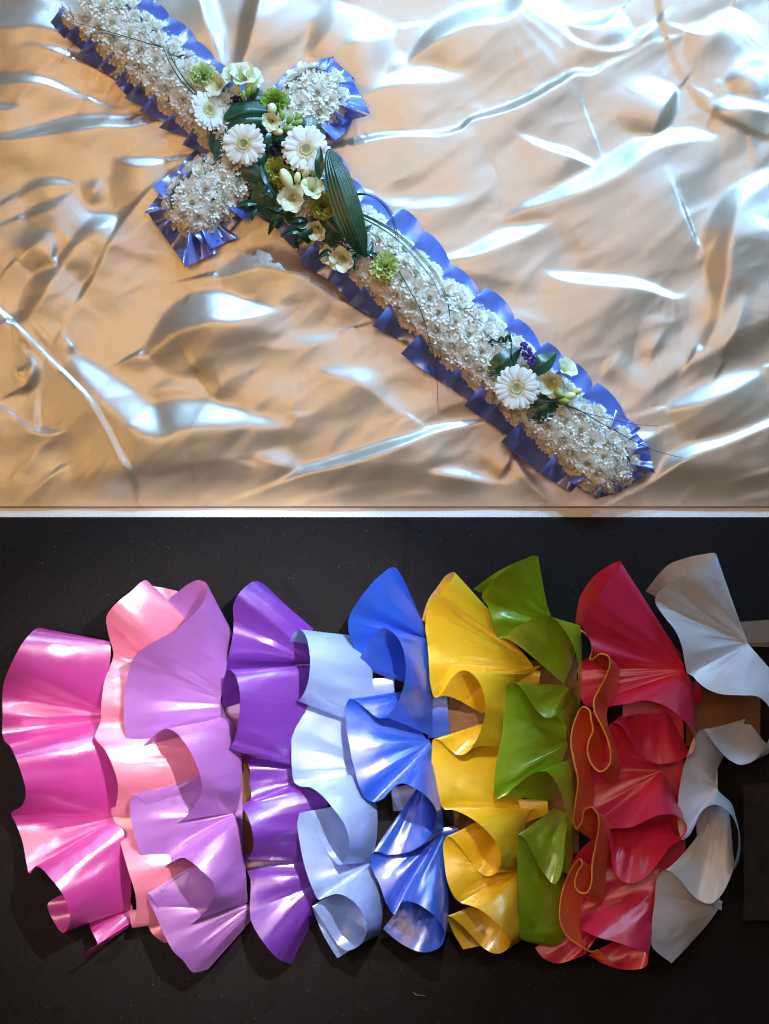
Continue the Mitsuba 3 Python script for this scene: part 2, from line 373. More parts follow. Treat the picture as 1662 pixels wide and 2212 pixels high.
RIB = {}
RIB['magenta'] = [(100,1375,8,235,1400,8),(85,1356,30,240,1386,25),(60,1375,48,238,1430,32),(22,1440,52,224,1530,24),(8,1480,25,219,1538,14),(6,1540,15,218,1545,12),(10,1600,18,218,1560,13),(22,1612,40,219,1568,22),(30,1627,54,240,1590,28),(45,1665,58,262,1650,26),(56,1715,52,266,1720,20),(48,1740,34,255,1755,14),(25,1757,18,246,1762,11),(34,1778,14,245,1766,11),(48,1815,16,245,1768,12),(58,1865,20,245,1770,13),(64,1887,25,246,1772,14),(78,1871,42,247,1775,20),(112,1900,58,272,1800,26),(140,1940,60,280,1850,24),(152,1990,50,284,1925,20),(137,2015,28,280,1962,12),(115,1988,14,270,1960,5),(104,1952,14,262,1940,4),(128,1935,8,262,1925,4)]
RIB['magenta2'] = [(190,1985,8,285,1950,5),(198,2010,16,287,1965,8),(210,2042,24,290,1985,10),(194,2052,30,288,1990,12),(178,2063,22,283,1995,8),(190,2068,8,283,2000,4)]
RIB['pink'] = [(384,1277,6,440,1400,5),(356,1270,14,430,1400,8),(322,1262,22,432,1372,12),(317,1253,30,430,1365,16),(280,1280,44,400,1380,20),(243,1312,50,370,1410,24),(230,1334,42,350,1430,20),(233,1363,30,345,1440,16),(245,1411,20,345,1445,12),(243,1425,18,345,1450,11),(226,1472,26,350,1480,12),(219,1524,30,350,1520,13),(217,1560,27,350,1545,13),(206,1593,34,430,1612,18),(226,1618,42,435,1622,20),(244,1655,44,440,1640,20),(254,1688,42,440,1680,18),(254,1723,32,410,1722,14),(243,1764,20,405,1766,9),(240,1735,10,405,1750,4),(250,1790,12,420,1785,5),(261,1824,22,425,1815,10),(270,1855,34,430,1832,14),(280,1889,38,435,1852,16),(291,1925,36,435,1900,14),(295,1960,28,430,1950,11),(287,2005,16,430,1985,7),(281,1965,6,400,1970,3),(310,1985,5,420,1990,4),(332,2020,12,425,2005,5),(356,2037,5,430,2030,3)]
RIB['lilac'] = [(340,1345,10,470,1440,5),(352,1310,20,480,1420,8),(385,1279,30,492,1395,13),(408,1261,38,498,1380,18),(430,1253,46,502,1370,24),(448,1262,56,502,1366,32),(440,1299,64,500,1375,36),(411,1333,66,496,1395,34),(370,1366,64,490,1440,30),(322,1393,60,482,1485,26),(298,1410,54,480,1500,24),(284,1430,44,478,1506,21),(274,1474,36,478,1515,17),(268,1527,33,480,1524,15),(270,1576,30,484,1534,14),(277,1611,28,487,1541,13),(287,1626,26,488,1544,13),(305,1615,30,489,1546,15),(333,1589,40,490,1548,20),(359,1574,52,492,1550,28),(378,1581,62,498,1556,36),(400,1606,66,506,1580,38),(418,1636,66,514,1620,36),(432,1673,62,522,1665,30),(437,1705,54,522,1705,22),(426,1732,46,516,1735,16),(405,1760,36,508,1756,11),(387,1776,28,500,1752,7),(368,1779,24,500,1735,5),(344,1768,26,496,1700,4),(318,1741,30,488,1660,4),(300,1724,34,482,1645,6),(287,1718,36,480,1650,9),(281,1738,34,500,1740,12),(286,1785,33,504,1757,13),(298,1831,33,505,1759,13),(315,1863,31,505,1760,13),(330,1878,29,506,1762,14),(350,1875,31,507,1764,16),(376,1860,42,508,1766,22),(396,1853,54,510,1770,30),(420,1867,64,516,1785,36),(447,1891,66,524,1820,36),(462,1907,64,528,1850,32),(465,1928,58,532,1890,28),(457,1950,50,534,1925,20),(435,1978,38,536,1950,12),(412,1996,28,534,1940,7),(392,2001,24,530,1920,5),(370,1991,26,520,1890,4),(346,1967,30,505,1850,4),(330,1942,34,490,1830,6),(319,1929,34,490,1835,8),(322,1945,32,530,1950,12),(333,1968,32,536,1953,13),(353,2015,33,537,1955,13),(376,2056,34,538,1958,14),(397,2076,30,540,1962,14),(417,2100,24,542,1968,12),(450,2094,14,546,1985,8)]
RIB['purple'] = [(575,1265,8,685,1372,6),(554,1255,30,676,1358,16),(531,1267,46,672,1392,22),(513,1288,52,669,1416,22),(504,1311,44,668,1425,18),(505,1343,34,668,1428,15),(503,1372,34,668,1430,14),(494,1416,28,668,1432,12),(488,1440,16,668,1434,8),(484,1480,6,640,1440,3),(484,1530,6,640,1480,3),(480,1500,16,650,1455,5),(484,1465,26,658,1442,8),(494,1446,42,662,1437,18),(507,1456,54,680,1445,28),(517,1487,60,670,1500,30),(519,1512,60,660,1540,28),(515,1560,52,655,1600,22),(508,1595,42,650,1640,16),(499,1620,30,645,1658,11),(504,1622,12,630,1650,4),(525,1640,10,632,1655,4),(538,1655,18,640,1662,9),(540,1690,18,645,1680,9),(541,1728,22,648,1690,9),(527,1736,34,655,1692,14),(525,1742,40,690,1700,18),(534,1761,50,712,1730,24),(544,1790,56,680,1780,26),(548,1814,54,670,1810,24),(545,1840,42,665,1840,18),(532,1857,26,660,1862,9),(525,1845,12,650,1850,4),(530,1870,8,662,1872,4),(541,1900,16,672,1890,8),(540,1965,22,674,1912,10),(543,1989,27,676,1913,11),(569,2035,34,680,1916,13),(604,2073,26,690,1925,10),(630,2082,8,700,1940,4)]
RIB['light blue'] = [(640,1440,6,780,1430,3),(623,1402,14,760,1397,6),(630,1376,34,762,1380,15),(646,1359,46,765,1374,22),(659,1370,58,775,1395,30),(668,1403,64,800,1430,32),(670,1440,64,806,1470,30),(664,1480,56,810,1520,26),(652,1505,42,806,1555,17),(641,1513,28,800,1575,10),(630,1494,18,790,1555,4),(625,1458,16,790,1520,4),(623,1452,18,790,1540,5),(626,1480,20,795,1590,8),(629,1540,22,798,1640,9),(630,1610,23,800,1652,9),(631,1660,24,800,1655,10),(637,1690,24,801,1657,11),(650,1699,29,801,1660,14),(668,1700,40,802,1664,22),(690,1713,54,806,1690,28),(720,1746,62,812,1730,32),(745,1782,64,816,1770,32),(755,1817,60,814,1810,26),(749,1848,50,808,1843,20),(735,1869,36,802,1860,11),(718,1855,26,795,1830,5),(690,1810,26,790,1780,3),(664,1766,30,785,1738,4),(650,1755,33,785,1735,6),(643,1775,30,795,1845,8),(648,1820,30,797,1858,9),(660,1876,33,798,1862,10),(676,1920,33,799,1864,11),(689,1943,30,800,1866,12),(706,1937,34,802,1868,15),(730,1931,46,806,1872,22),(755,1941,58,818,1900,28),(780,1967,63,828,1940,30),(793,2003,58,826,1988,25),(785,2033,46,820,2014,15),(766,2049,34,812,2020,8),(749,2053,26,800,2010,5),(730,2040,20,780,1980,3),(702,1998,22,775,1930,3),(674,1958,26,765,1903,5),(680,1975,18,790,1960,5),(700,2022,18,800,2000,5),(729,2070,14,822,2012,5)]
RIB['royal blue'] = [(872,1250,8,925,1370,5),(852,1225,34,922,1364,18),(820,1244,54,920,1370,26),(793,1273,60,918,1376,26),(769,1305,56,916,1380,22),(754,1335,48,915,1383,19),(753,1362,42,915,1386,17),(762,1393,32,915,1390,13),(761,1425,24,905,1470,6),(765,1440,22,895,1480,4),(785,1408,36,900,1475,6),(808,1372,54,918,1410,18),(828,1356,66,924,1382,32),(846,1364,72,927,1382,38),(864,1385,74,931,1400,38),(876,1425,74,934,1450,36),(876,1465,68,935,1490,32),(866,1503,60,935,1530,26),(850,1532,48,934,1565,18),(833,1549,40,932,1586,12),(818,1551,34,910,1500,6),(790,1530,32,895,1497,6),(768,1514,34,885,1497,6),(756,1509,36,880,1499,6),(749,1520,32,915,1585,10),(748,1560,34,926,1597,11),(755,1610,37,928,1600,11),(766,1661,40,929,1602,12),(781,1710,42,930,1603,13),(794,1729,38,930,1604,14),(810,1732,37,931,1606,16),(828,1725,42,932,1608,20),(848,1703,54,934,1612,26),(868,1692,64,938,1628,30),(888,1698,70,942,1652,34),(918,1717,72,948,1690,34),(936,1737,70,953,1720,32),(944,1757,64,957,1745,28),(940,1783,56,958,1770,20),(926,1812,44,956,1790,13),(898,1834,34,926,1706,6),(868,1844,30,916,1701,6),(838,1846,32,908,1701,6),(812,1840,34,903,1703,6),(801,1846,34,902,1708,6),(803,1873,32,952,1795,11),(820,1910,34,953,1797,11),(836,1954,36,954,1798,12),(852,1975,32,955,1799,13),(861,1963,40,956,1800,17),(870,1948,52,958,1804,24),(898,1951,62,962,1830,30),(927,1968,66,967,1880,32),(950,1992,64,970,1925,30),(962,2018,56,970,1968,23),(953,2044,44,966,2000,13),(928,2056,34,946,1955,6),(906,2056,26,931,1945,6),(877,2044,20,915,1940,6),(851,2027,18,898,1936,6),(828,2006,18,880,1936,6)]
RIB['yellow'] = [(911,1340,8,1080,1420,4),(926,1295,18,1090,1400,8),(945,1268,28,1095,1380,12),(968,1240,40,1090,1360,18),(983,1236,50,1100,1365,26),(975,1252,58,1110,1385,28),(955,1275,58,1130,1410,25),(938,1292,54,1140,1422,22),(926,1313,48,1146,1430,19),(919,1350,42,1150,1436,17),(924,1393,38,1152,1440,15),(927,1441,39,1154,1443,15),(931,1484,35,1156,1446,15),(940,1507,30,1157,1448,14),(952,1500,32,1060,1530,6),(974,1467,44,1070,1500,6),(990,1452,52,1110,1470,6),(1004,1448,58,1150,1456,30),(1022,1457,64,1130,1465,32),(1040,1483,68,1110,1490,34),(1048,1517,68,1105,1520,33),(1048,1543,62,1105,1550,28),(1041,1572,54,1105,1585,20),(1025,1606,44,1105,1620,13),(1006,1628,34,1076,1556,6),(990,1631,29,1070,1556,6),(970,1618,29,1063,1558,6),(948,1598,34,1058,1560,6),(937,1597,34,1056,1563,6),(933,1625,30,1115,1695,8),(934,1670,31,1135,1738,9),(948,1727,33,1150,1742,10),(960,1748,31,1152,1744,11),(980,1750,34,1154,1746,14),(1003,1759,46,1150,1749,21),(1034,1779,60,1140,1760,28),(1063,1807,66,1134,1790,31),(1081,1837,66,1130,1820,29),(1083,1864,58,1126,1850,24),(1073,1885,46,1122,1880,13),(1054,1893,36,1108,1805,6),(1034,1882,29,1098,1790,6),(1010,1851,29,1088,1776,6),(988,1822,32,1078,1766,6),(966,1806,34,1070,1763,6),(958,1822,30,1090,1870,8),(960,1862,31,1115,1878,9),(967,1905,34,1117,1882,10),(982,1938,34,1119,1884,12),(997,1951,32,1120,1886,14),(1015,1956,38,1122,1888,18),(1034,1963,46,1126,1900,24),(1068,1989,60,1132,1935,30),(1092,2015,64,1134,1975,28),(1103,2037,56,1130,2010,22),(1092,2054,44,1125,2030,11),(1073,2060,34,1110,1970,6),(1049,2051,24,1098,1956,6),(1020,2022,22,1086,1945,6),(991,1993,24,1072,1940,6),(968,1978,26,1062,1942,6),(975,2005,16,1090,1990,4),(1001,2051,14,1100,2030,4)]
RIB['green'] = [(1022,1273,8,1160,1330,5),(1068,1239,24,1168,1310,12),(1106,1219,38,1170,1300,18),(1135,1207,46,1171,1298,22),(1154,1200,52,1172,1297,26),(1163,1203,58,1182,1316,30),(1130,1209,66,1190,1328,31),(1092,1232,64,1190,1332,27),(1060,1260,56,1192,1336,22),(1041,1288,46,1194,1340,18),(1055,1312,40,1196,1344,15),(1065,1345,38,1198,1348,14),(1070,1365,34,1199,1350,13),(1077,1378,30,1200,1360,9),(1092,1374,34,1215,1465,5),(1110,1358,42,1222,1468,6),(1130,1347,50,1235,1440,10),(1152,1335,62,1246,1400,20),(1176,1329,72,1253,1352,38),(1196,1335,78,1255,1365,44),(1216,1356,80,1257,1390,44),(1236,1389,80,1258,1420,42),(1248,1430,76,1258,1450,40),(1249,1466,70,1257,1485,36),(1240,1498,62,1252,1528,25),(1224,1525,52,1242,1562,17),(1205,1543,42,1232,1586,11),(1185,1551,36,1232,1490,6),(1169,1544,33,1229,1486,6),(1150,1522,33,1226,1484,6),(1130,1491,36,1224,1482,6),(1112,1475,40,1223,1481,6),(1099,1476,40,1222,1486,6),(1090,1492,36,1224,1588,11),(1088,1530,36,1225,1595,11),(1085,1584,38,1225,1600,11),(1075,1632,40,1226,1604,12),(1069,1680,40,1226,1608,13),(1068,1708,38,1226,1612,14),(1074,1725,34,1226,1615,15),(1088,1720,37,1190,1722,6),(1110,1702,44,1210,1700,6),(1140,1678,56,1225,1668,6),(1162,1667,64,1233,1640,34),(1180,1667,70,1237,1660,38),(1194,1679,74,1239,1680,40),(1208,1703,76,1241,1710,40),(1220,1747,76,1242,1760,38),(1226,1800,70,1241,1810,33),(1224,1840,60,1238,1848,23),(1214,1882,48,1231,1890,14),(1205,1904,40,1230,1770,6),(1197,1910,34,1226,1762,6),(1183,1897,29,1222,1756,6),(1164,1870,29,1216,1752,6),(1148,1840,31,1210,1750,6),(1134,1812,34,1206,1750,6),(1118,1803,34,1203,1753,6),(1113,1820,30,1220,1900,10),(1117,1862,31,1228,1920,10),(1121,1945,33,1230,1950,12),(1121,2005,33,1232,2000,13),(1124,2027,30,1226,2036,11),(1140,2035,22,1215,2052,7)]
RIB['red'] = [(1243,1345,10,1400,1420,5),(1253,1291,26,1420,1400,10),(1276,1253,40,1440,1390,16),(1308,1226,50,1460,1400,22),(1341,1213,54,1470,1415,27),(1340,1222,58,1476,1432,28),(1316,1253,62,1478,1440,26),(1288,1293,60,1478,1441,23),(1266,1325,54,1478,1442,20),(1259,1353,48,1478,1443,18),(1269,1374,43,1478,1444,16),(1283,1410,44,1478,1445,16),(1297,1440,46,1479,1446,16),(1305,1475,46,1479,1447,16),(1305,1505,41,1480,1448,16),(1313,1522,36,1480,1449,17),(1331,1527,38,1480,1450,19),(1357,1520,46,1482,1452,24),(1389,1513,58,1486,1456,32),(1417,1517,66,1492,1466,37),(1446,1530,72,1498,1490,38),(1472,1551,73,1502,1525,37),(1495,1578,68,1505,1560,32),(1503,1601,60,1505,1590,22),(1498,1622,50,1500,1615,16),(1476,1639,42,1492,1628,10),(1449,1648,36,1445,1543,6),(1425,1650,33,1420,1541,6),(1398,1640,33,1395,1541,6),(1374,1620,36,1372,1543,6),(1356,1590,39,1360,1545,6),(1340,1567,40,1350,1548,6),(1322,1561,38,1345,1552,6),(1312,1572,33,1425,1620,10),(1313,1620,32,1426,1655,12),(1316,1670,34,1427,1664,12),(1319,1730,38,1428,1668,13),(1321,1770,40,1428,1670,14),(1327,1785,38,1429,1671,16),(1345,1789,38,1430,1672,18),(1370,1785,44,1432,1674,24),(1400,1770,54,1438,1685,30),(1430,1760,62,1450,1705,34),(1458,1761,66,1464,1730,34),(1479,1774,62,1476,1758,31),(1485,1792,55,1474,1790,22),(1473,1811,48,1468,1802,14),(1446,1832,42,1448,1768,6),(1424,1862,40,1435,1768,6),(1400,1891,39,1415,1772,6),(1378,1905,38,1395,1778,6),(1358,1908,36,1375,1782,6),(1338,1897,35,1355,1784,6),(1325,1876,34,1342,1785,6),(1319,1835,33,1335,1786,6),(1309,1803,30,1328,1790,6),(1293,1850,28,1424,1872,11),(1281,1920,32,1424,1880,13),(1279,1985,36,1422,1900,15),(1288,2023,38,1420,1930,17),(1324,2033,42,1420,1950,20),(1369,2048,44,1419,1965,21),(1398,2062,36,1417,1975,17),(1397,2086,20,1412,2000,10),(1354,2095,12,1400,2020,5),(1309,2084,12,1390,2020,4),(1272,2063,12,1370,2010,4)]
RIB['red2'] = [(1156,2047,10,1290,1975,4),(1173,2069,12,1290,1990,4),(1203,2081,12,1292,2000,5),(1240,2072,14,1295,2005,5),(1265,2062,12,1300,2010,4)]
RIB['white'] = [(1395,1277,10,1560,1370,5),(1422,1242,28,1580,1365,10),(1446,1219,38,1590,1367,14),(1480,1206,46,1598,1370,19),(1520,1197,52,1604,1373,24),(1547,1196,56,1609,1375,28),(1545,1203,60,1612,1378,29),(1506,1229,64,1614,1381,26),(1452,1258,60,1614,1383,22),(1420,1282,54,1614,1384,20),(1416,1300,50,1614,1385,19),(1433,1329,49,1614,1386,18),(1460,1364,49,1614,1386,17),(1474,1399,49,1615,1387,17),(1480,1434,45,1615,1388,17),(1485,1454,40,1615,1389,18),(1496,1460,40,1617,1390,21),(1510,1475,46,1620,1395,26),(1533,1491,54,1628,1404,31),(1562,1500,62,1642,1420,35),(1602,1502,68,1660,1440,37),(1640,1506,64,1690,1470,33),(1668,1540,58,1705,1520,28),(1660,1600,52,1700,1570,23),(1630,1642,44,1680,1620,16),(1601,1652,39,1650,1600,8),(1575,1641,38,1625,1568,6),(1555,1621,38,1615,1565,6),(1536,1597,39,1608,1563,6),(1519,1575,40,1603,1562,6),(1505,1585,34,1560,1640,8),(1488,1622,28,1547,1680,10),(1474,1670,27,1546,1694,10),(1464,1746,32,1546,1697,11),(1467,1795,34,1547,1699,12),(1474,1814,34,1547,1700,14),(1490,1804,38,1548,1701,17),(1502,1779,44,1549,1702,21),(1517,1752,54,1552,1706,27),(1541,1738,62,1556,1712,33),(1562,1744,67,1580,1735,34),(1581,1762,68,1590,1765,33),(1594,1792,66,1598,1800,30),(1596,1822,61,1600,1830,26),(1587,1867,54,1594,1865,18),(1571,1912,46,1585,1850,8),(1556,1936,40,1575,1750,5),(1535,1952,36,1560,1742,4),(1511,1945,33,1548,1742,4),(1490,1927,33,1538,1748,4),(1463,1894,35,1534,1775,4),(1440,1879,36,1534,1795,5),(1425,1887,32,1553,1925,8),(1414,1950,26,1558,1945,9),(1408,2005,24,1558,1955,10),(1409,2044,22,1530,1995,9),(1451,2081,14,1500,2030,6)]

def ribbon_sheet(rows, per=9, m=22, crease=0.0, seed=0):
    r = spline(np.array([[a, b, c, d, e, g] for a, b, c, d, e, g in rows], float), per)
    fx, fy, fz, hx, hy, hz = r.T
    fz = np.maximum(fz, 0) * 1.5
    s = np.linspace(0, 1, m)[None, :]
    x = hx[:, None] + (fx - hx)[:, None] * s
    y = hy[:, None] + (fy - hy)[:, None] * s
    z = (hz[:, None] + (fz - hz)[:, None] * s + (4.5 * np.clip(fz - hz, 0, 40) / 40)[:, None] * np.sin(np.pi * s)) * 1e-3 + 0.009
    # small creases that run out of the gathers
    nz = meshkit.fbm(np.stack([np.linspace(0, len(rows) * 1.6, len(r))[:, None] + 0 * s, 0.6 * s + 0 * x, seed + 0 * x], -1), 3, 21 + seed) - 0.5
    nl = meshkit.fbm(np.stack([np.linspace(0, len(rows) * 0.55, len(r))[:, None] + 0 * s, 0.25 * s + 0 * x, seed + 0.5 + 0 * x], -1), 2, 77 + seed) - 0.5
    z = z + nl * 0.024 * np.sin(np.pi * np.clip(s * 0.9 + 0.03, 0, 1))
    z = z + nz * 0.005 * np.sin(np.pi * np.clip(s * 1.05, 0, 1)) * (1 - 0.55 * s)
    z = z + crease * (meshkit.fbm(np.stack([x / 26, y / 26, 0 * x], -1), 3, 5 + seed) - 0.5) * s * (1 - s) * 4
    return V(x, y, np.maximum(z, 0.0095))

RIB_INFO = {
 'magenta': ('magenta_mat', 'magenta satin ribbon ruffled in big loops, leftmost of the row'),
 'pink': ('pink_mat', 'salmon pink ribbon ruffle showing between the magenta and the lilac ribbon'),
 'lilac': ('lilac_mat', 'lilac ribbon ruffle with deep curled loops and a bright glossy face'),
 'purple': ('purple_mat', 'dark purple ribbon ruffle between the lilac and the light blue ribbon'),
 'light blue': ('light_blue_mat', 'pale light blue ribbon ruffle with curled loops beside the royal blue ribbon'),
 'royal blue': ('royal_blue_mat', 'deep royal blue ribbon ruffle whose top fan rises above the light blue one'),
 'yellow': ('yellow_mat', 'golden yellow ribbon ruffle with a fan at the top and curled loops'),
 'green': ('green_mat', 'lime green ribbon ruffle between the yellow and the orange ribbon'),
 'red': ('red_mat', 'crimson red ribbon ruffle with a tall fan beside the white ribbon'),
 'white': ('white_mat', 'matt white ribbon ruffle, rightmost of the row and dimly lit'),
}
for j, q in enumerate(RIB['red']):
    if q[0] < 1335 and 1435 < q[1] < 2015 and q[5] >= 11: RIB['red'][j] = (q[0] - 50, q[1], q[2] * 0.2) + q[3:]
LIFT = {'magenta': 0, 'magenta2': 0, 'pink': 0, 'lilac': 0, 'purple': 0, 'light blue': 0, 'royal blue': 0, 'yellow': 0, 'green': 0, 'red': 0, 'red2': 0, 'white': 0}
RKEY = {}
for i, (c, (m, lab)) in enumerate(RIB_INFO.items()):
    k = f"ruffled_ribbon_{i:03d}" if i else 'ruffled_ribbon'
    RKEY[c] = k
    labels[k] = {'label': lab, 'category': 'ribbon', 'group': 'ruffled ribbons in a row on the black cloth'}
    part(k, 'ruffle', mikit.ply(sheet(ribbon_sheet(RIB[c], crease=0.004 if c in ('white', 'green') else 0.002, seed=i)), m, smooth=True))
    if c + '2' in RIB:
        part(k, 'ruffle', mikit.ply(sheet(ribbon_sheet(RIB[c + '2'], seed=i + 30)), m, smooth=True))
# staple in the lilac ribbon and short cut tabs at the back of some ribbons
def flat_strip(pts, z0, z1):
    p = np.array(pts, float)
    a, b, c, d = p
    u = np.linspace(0, 1, 10)[:, None, None]; v = np.linspace(0, 1, 8)[None, :, None]
    q = (a * (1 - u) + b * u) * (1 - v) + (d * (1 - u) + c * u) * v
    z = z0 + (z1 - z0) * u[..., 0] + 0.0025 * np.sin(np.pi * v[..., 0]) + 0 * q[..., 0]
    return sheet(V(q[..., 0], q[..., 1], z))
part(RKEY['lilac'], 'staple', mikit.ply(tube(V([500, 501], [1682, 1715], [0.030, 0.031]), 0.0007), 'staple_mat'), 'bright metal staple')
scene['staple_mat'] = {'type': 'roughconductor', 'material': 'Al', 'alpha': 0.2}
part(RKEY['light blue'], 'cut_end', mikit.ply(flat_strip([(770, 1470), (852, 1462), (852, 1508), (770, 1506)], 0.030, 0.018), 'light_blue_mat', smooth=True))
part(RKEY['light blue'], 'cut_end', mikit.ply(flat_strip([(845, 1702), (905, 1690), (912, 1750), (850, 1752)], 0.012, 0.012), 'light_blue_mat', smooth=True))
part(RKEY['yellow'], 'cut_end', mikit.ply(flat_strip([(1105, 1440), (1168, 1450), (1165, 1482), (1110, 1478)], 0.024, 0.016), 'yellow_mat', smooth=True))
part(RKEY['yellow'], 'cut_end', mikit.ply(flat_strip([(1120, 1728), (1182, 1724), (1186, 1758), (1130, 1780)], 0.024, 0.018), 'yellow_mat', smooth=True))
part(RKEY['royal blue'], 'cut_end', mikit.ply(flat_strip([(925, 1500), (966, 1502), (972, 1590), (925, 1595)], 0.016, 0.014), 'royal_blue_mat', smooth=True))
part(RKEY['royal blue'], 'cut_end', mikit.ply(flat_strip([(945, 1790), (985, 1783), (1000, 1805), (950, 1812)], 0.014, 0.012), 'royal_blue_mat', smooth=True))
part(RKEY['red'], 'cut_end', mikit.ply(flat_strip([(1470, 1480), (1512, 1470), (1518, 1515), (1480, 1525)], 0.022, 0.016), 'red_mat', smooth=True))
part(RKEY['pink'], 'cut_end', mikit.ply(flat_strip([(214, 1586), (300, 1600), (300, 1668), (225, 1655)], 0.020, 0.018), 'pink_mat', smooth=True))

for rib, x0, x1, y0, y1 in (('red', 1345, 1475, 1500, 1920), ('white', 1500, 1548, 1610, 1880), ('lilac', 480, 520, 1500, 1960)):
    part(RKEY[rib], 'gathered_band', mikit.ply(flat_strip([(x0, y0), (x1, y0), (x1 + 8, y1), (x0 + 8, y1)], 0.0125, 0.0145), RIB_INFO[rib][0], smooth=True))
# the orange mesh ribbon with its wired gold edge
def mesh_col(p, n, uv):
    a = dr.sin((p.x + p.y * 0.6 + p.z) * 3400) * dr.sin((p.y - p.x * 0.6 + p.z) * 3400)
    return mix((0.58, 0.045, 0.025), (0.80, 0.20, 0.05), smoothstep(0.0, 0.6, a))
scene['orange_mat'] = two({'type': 'principled', 'base_color': proc(mesh_col), 'roughness': 0.55, 'specular': 0.4})
scene['gold_edge_mat'] = two({'type': 'principled', 'base_color': proc(lambda p, n, uv: mix((0.75, 0.20, 0.02), (0.95, 0.45, 0.06), noise(p.x * 900, p.y * 900, p.z * 900))), 'roughness': 0.45, 'metallic': 0.2, 'specular': 0.5})
OR = [(1254,1361,40),(1272,1375,44),(1280,1405,50),(1275,1425,60),(1281,1424,66),(1297,1413,74),(1314,1418,76),(1318,1434,76),(1311,1458,74),(1295,1489,72),(1284,1512,72),(1285,1537,74),(1300,1567,76),(1314,1600,78),(1320,1632,78),(1314,1657,76),(1297,1667,72),(1281,1654,68),(1270,1626,66),(1273,1600,68),(1281,1580,70),(1278,1556,70),(1272,1532,66),(1260,1527,60),(1243,1556,54),(1234,1600,52),(1240,1640,54),(1249,1690,58),(1243,1737,60),(1239,1775,60),(1245,1791,58),(1256,1779,58),(1262,1752,60),(1278,1744,64),(1291,1759,66),(1294,1785,66),(1288,1821,64),(1280,1867,64),(1278,1908,64),(1269,1928,62),(1255,1929,58),(1243,1914,56),(1248,1885,58),(1258,1866,58),(1254,1856,54),(1242,1866,50),(1222,1905,46),(1212,1945,44),(1211,1990,44),(1227,2024,42),(1257,2045,40),(1279,2056,36),(1294,2052,32)]
o = spline(np.array(OR, float), 10)
def orange(o):
    s = np.linspace(0, 1, 14)[None, :]
    tx = np.gradient(o[:, 0]); 
    hx = o[:, 0] + 30 - 0.2 * (o[:, 0] - 1275); hy = o[:, 1] + 24
    x = o[:, 0][:, None] * (1 - s) + hx[:, None] * s; y = o[:, 1][:, None] * (1 - s) + hy[:, None] * s
    z = (o[:, 2][:, None] * (1 - s) + 36 * s) * 1e-3 + 0.009
    x = x + 3.0 * np.sin(np.pi * s) * np.sin(np.arange(len(o)) * 0.23)[:, None]
    return V(x, y, z)
labels['ruffled_ribbon_010'] = {'label': 'narrow orange mesh ribbon with a gold wired edge, folded in loops beside the green ribbon', 'category': 'ribbon', 'group': 'ruffled ribbons in a row on the black cloth'}
part('ruffled_ribbon_010', 'ruffle', mikit.ply(sheet(orange(o)), 'orange_mat', smooth=True))
part('ruffled_ribbon_010', 'wired_edge', mikit.ply(tube(V(o[:, 0], o[:, 1], o[:, 2] * 1e-3 + 0.009), 0.0015), 'gold_edge_mat', smooth=True), 'gold wired edge')

# cardboard strips that the ribbons are pinned to
def card(name, pts, z, label, cat='cardboard', h=0.005, mat='card_mat'):
    from shapely.geometry import Polygon
    m = trimesh.creation.extrude_polygon(Polygon([tuple(V(a, b)[:2]) for a, b in pts]), h, engine='earcut')
    m.apply_translation([0, 0, z])
    k = key_for(name)
    scene[k] = mikit.ply(m, mat); labels[k] = {'label': label, 'category': cat}
card('cardboard_strip', [(496, 1560), (560, 1560), (566, 1860), (506, 1860)], 0.009, 'brown cardboard strip glimpsed in a slit between the lilac and the dark purple ribbon', h=0.003)
card('cardboard_strip', [(962, 1440), (1245, 1420), (1250, 1840), (985, 1850)], 0.0085, 'brown cardboard strip seen through the loops of the yellow ribbon', h=0.003)
card('cardboard_strip', [(1480, 1470), (1640, 1465), (1640, 1610), (1480, 1610)], 0.0085, 'dark brown cardboard strip seen between the red and the white ribbon', h=0.003)
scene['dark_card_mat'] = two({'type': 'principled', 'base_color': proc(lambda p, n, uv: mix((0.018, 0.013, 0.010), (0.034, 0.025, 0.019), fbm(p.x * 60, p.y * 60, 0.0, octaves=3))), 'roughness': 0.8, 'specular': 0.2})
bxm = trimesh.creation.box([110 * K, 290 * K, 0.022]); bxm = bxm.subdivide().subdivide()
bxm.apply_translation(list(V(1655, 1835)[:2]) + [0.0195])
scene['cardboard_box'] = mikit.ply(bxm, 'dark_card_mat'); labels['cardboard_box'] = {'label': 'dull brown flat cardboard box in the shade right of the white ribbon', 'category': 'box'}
# a folded scrap of pale paper tape at the right edge
u = np.linspace(0, 1, 24)
px = np.concatenate([1590 + 110 * u, 1700 - 90 * u, 1610 + 100 * u]); py = np.concatenate([1344 - 8 * u, 1350 + 6 * u, 1362 + 4 * u]); pz = np.concatenate([0.02 + 0.01 * u, 0.034 - 0.004 * u, 0.026 - 0.006 * u])
sc = np.stack([V(px, py, pz), V(px + 6, py + 34, pz * 0.85)], 1)
scene['paper_tape'] = mikit.ply(sheet(sc), 'card_pale_mat', smooth=60); labels['paper_tape'] = {'label': 'pale folded paper tape behind the top of the white ribbon', 'category': 'tape'}
scene['card_pale_mat'] = two({'type': 'principled', 'base_color': rgb(0.26, 0.23, 0.2), 'roughness': 0.5, 'specular': 0.4})
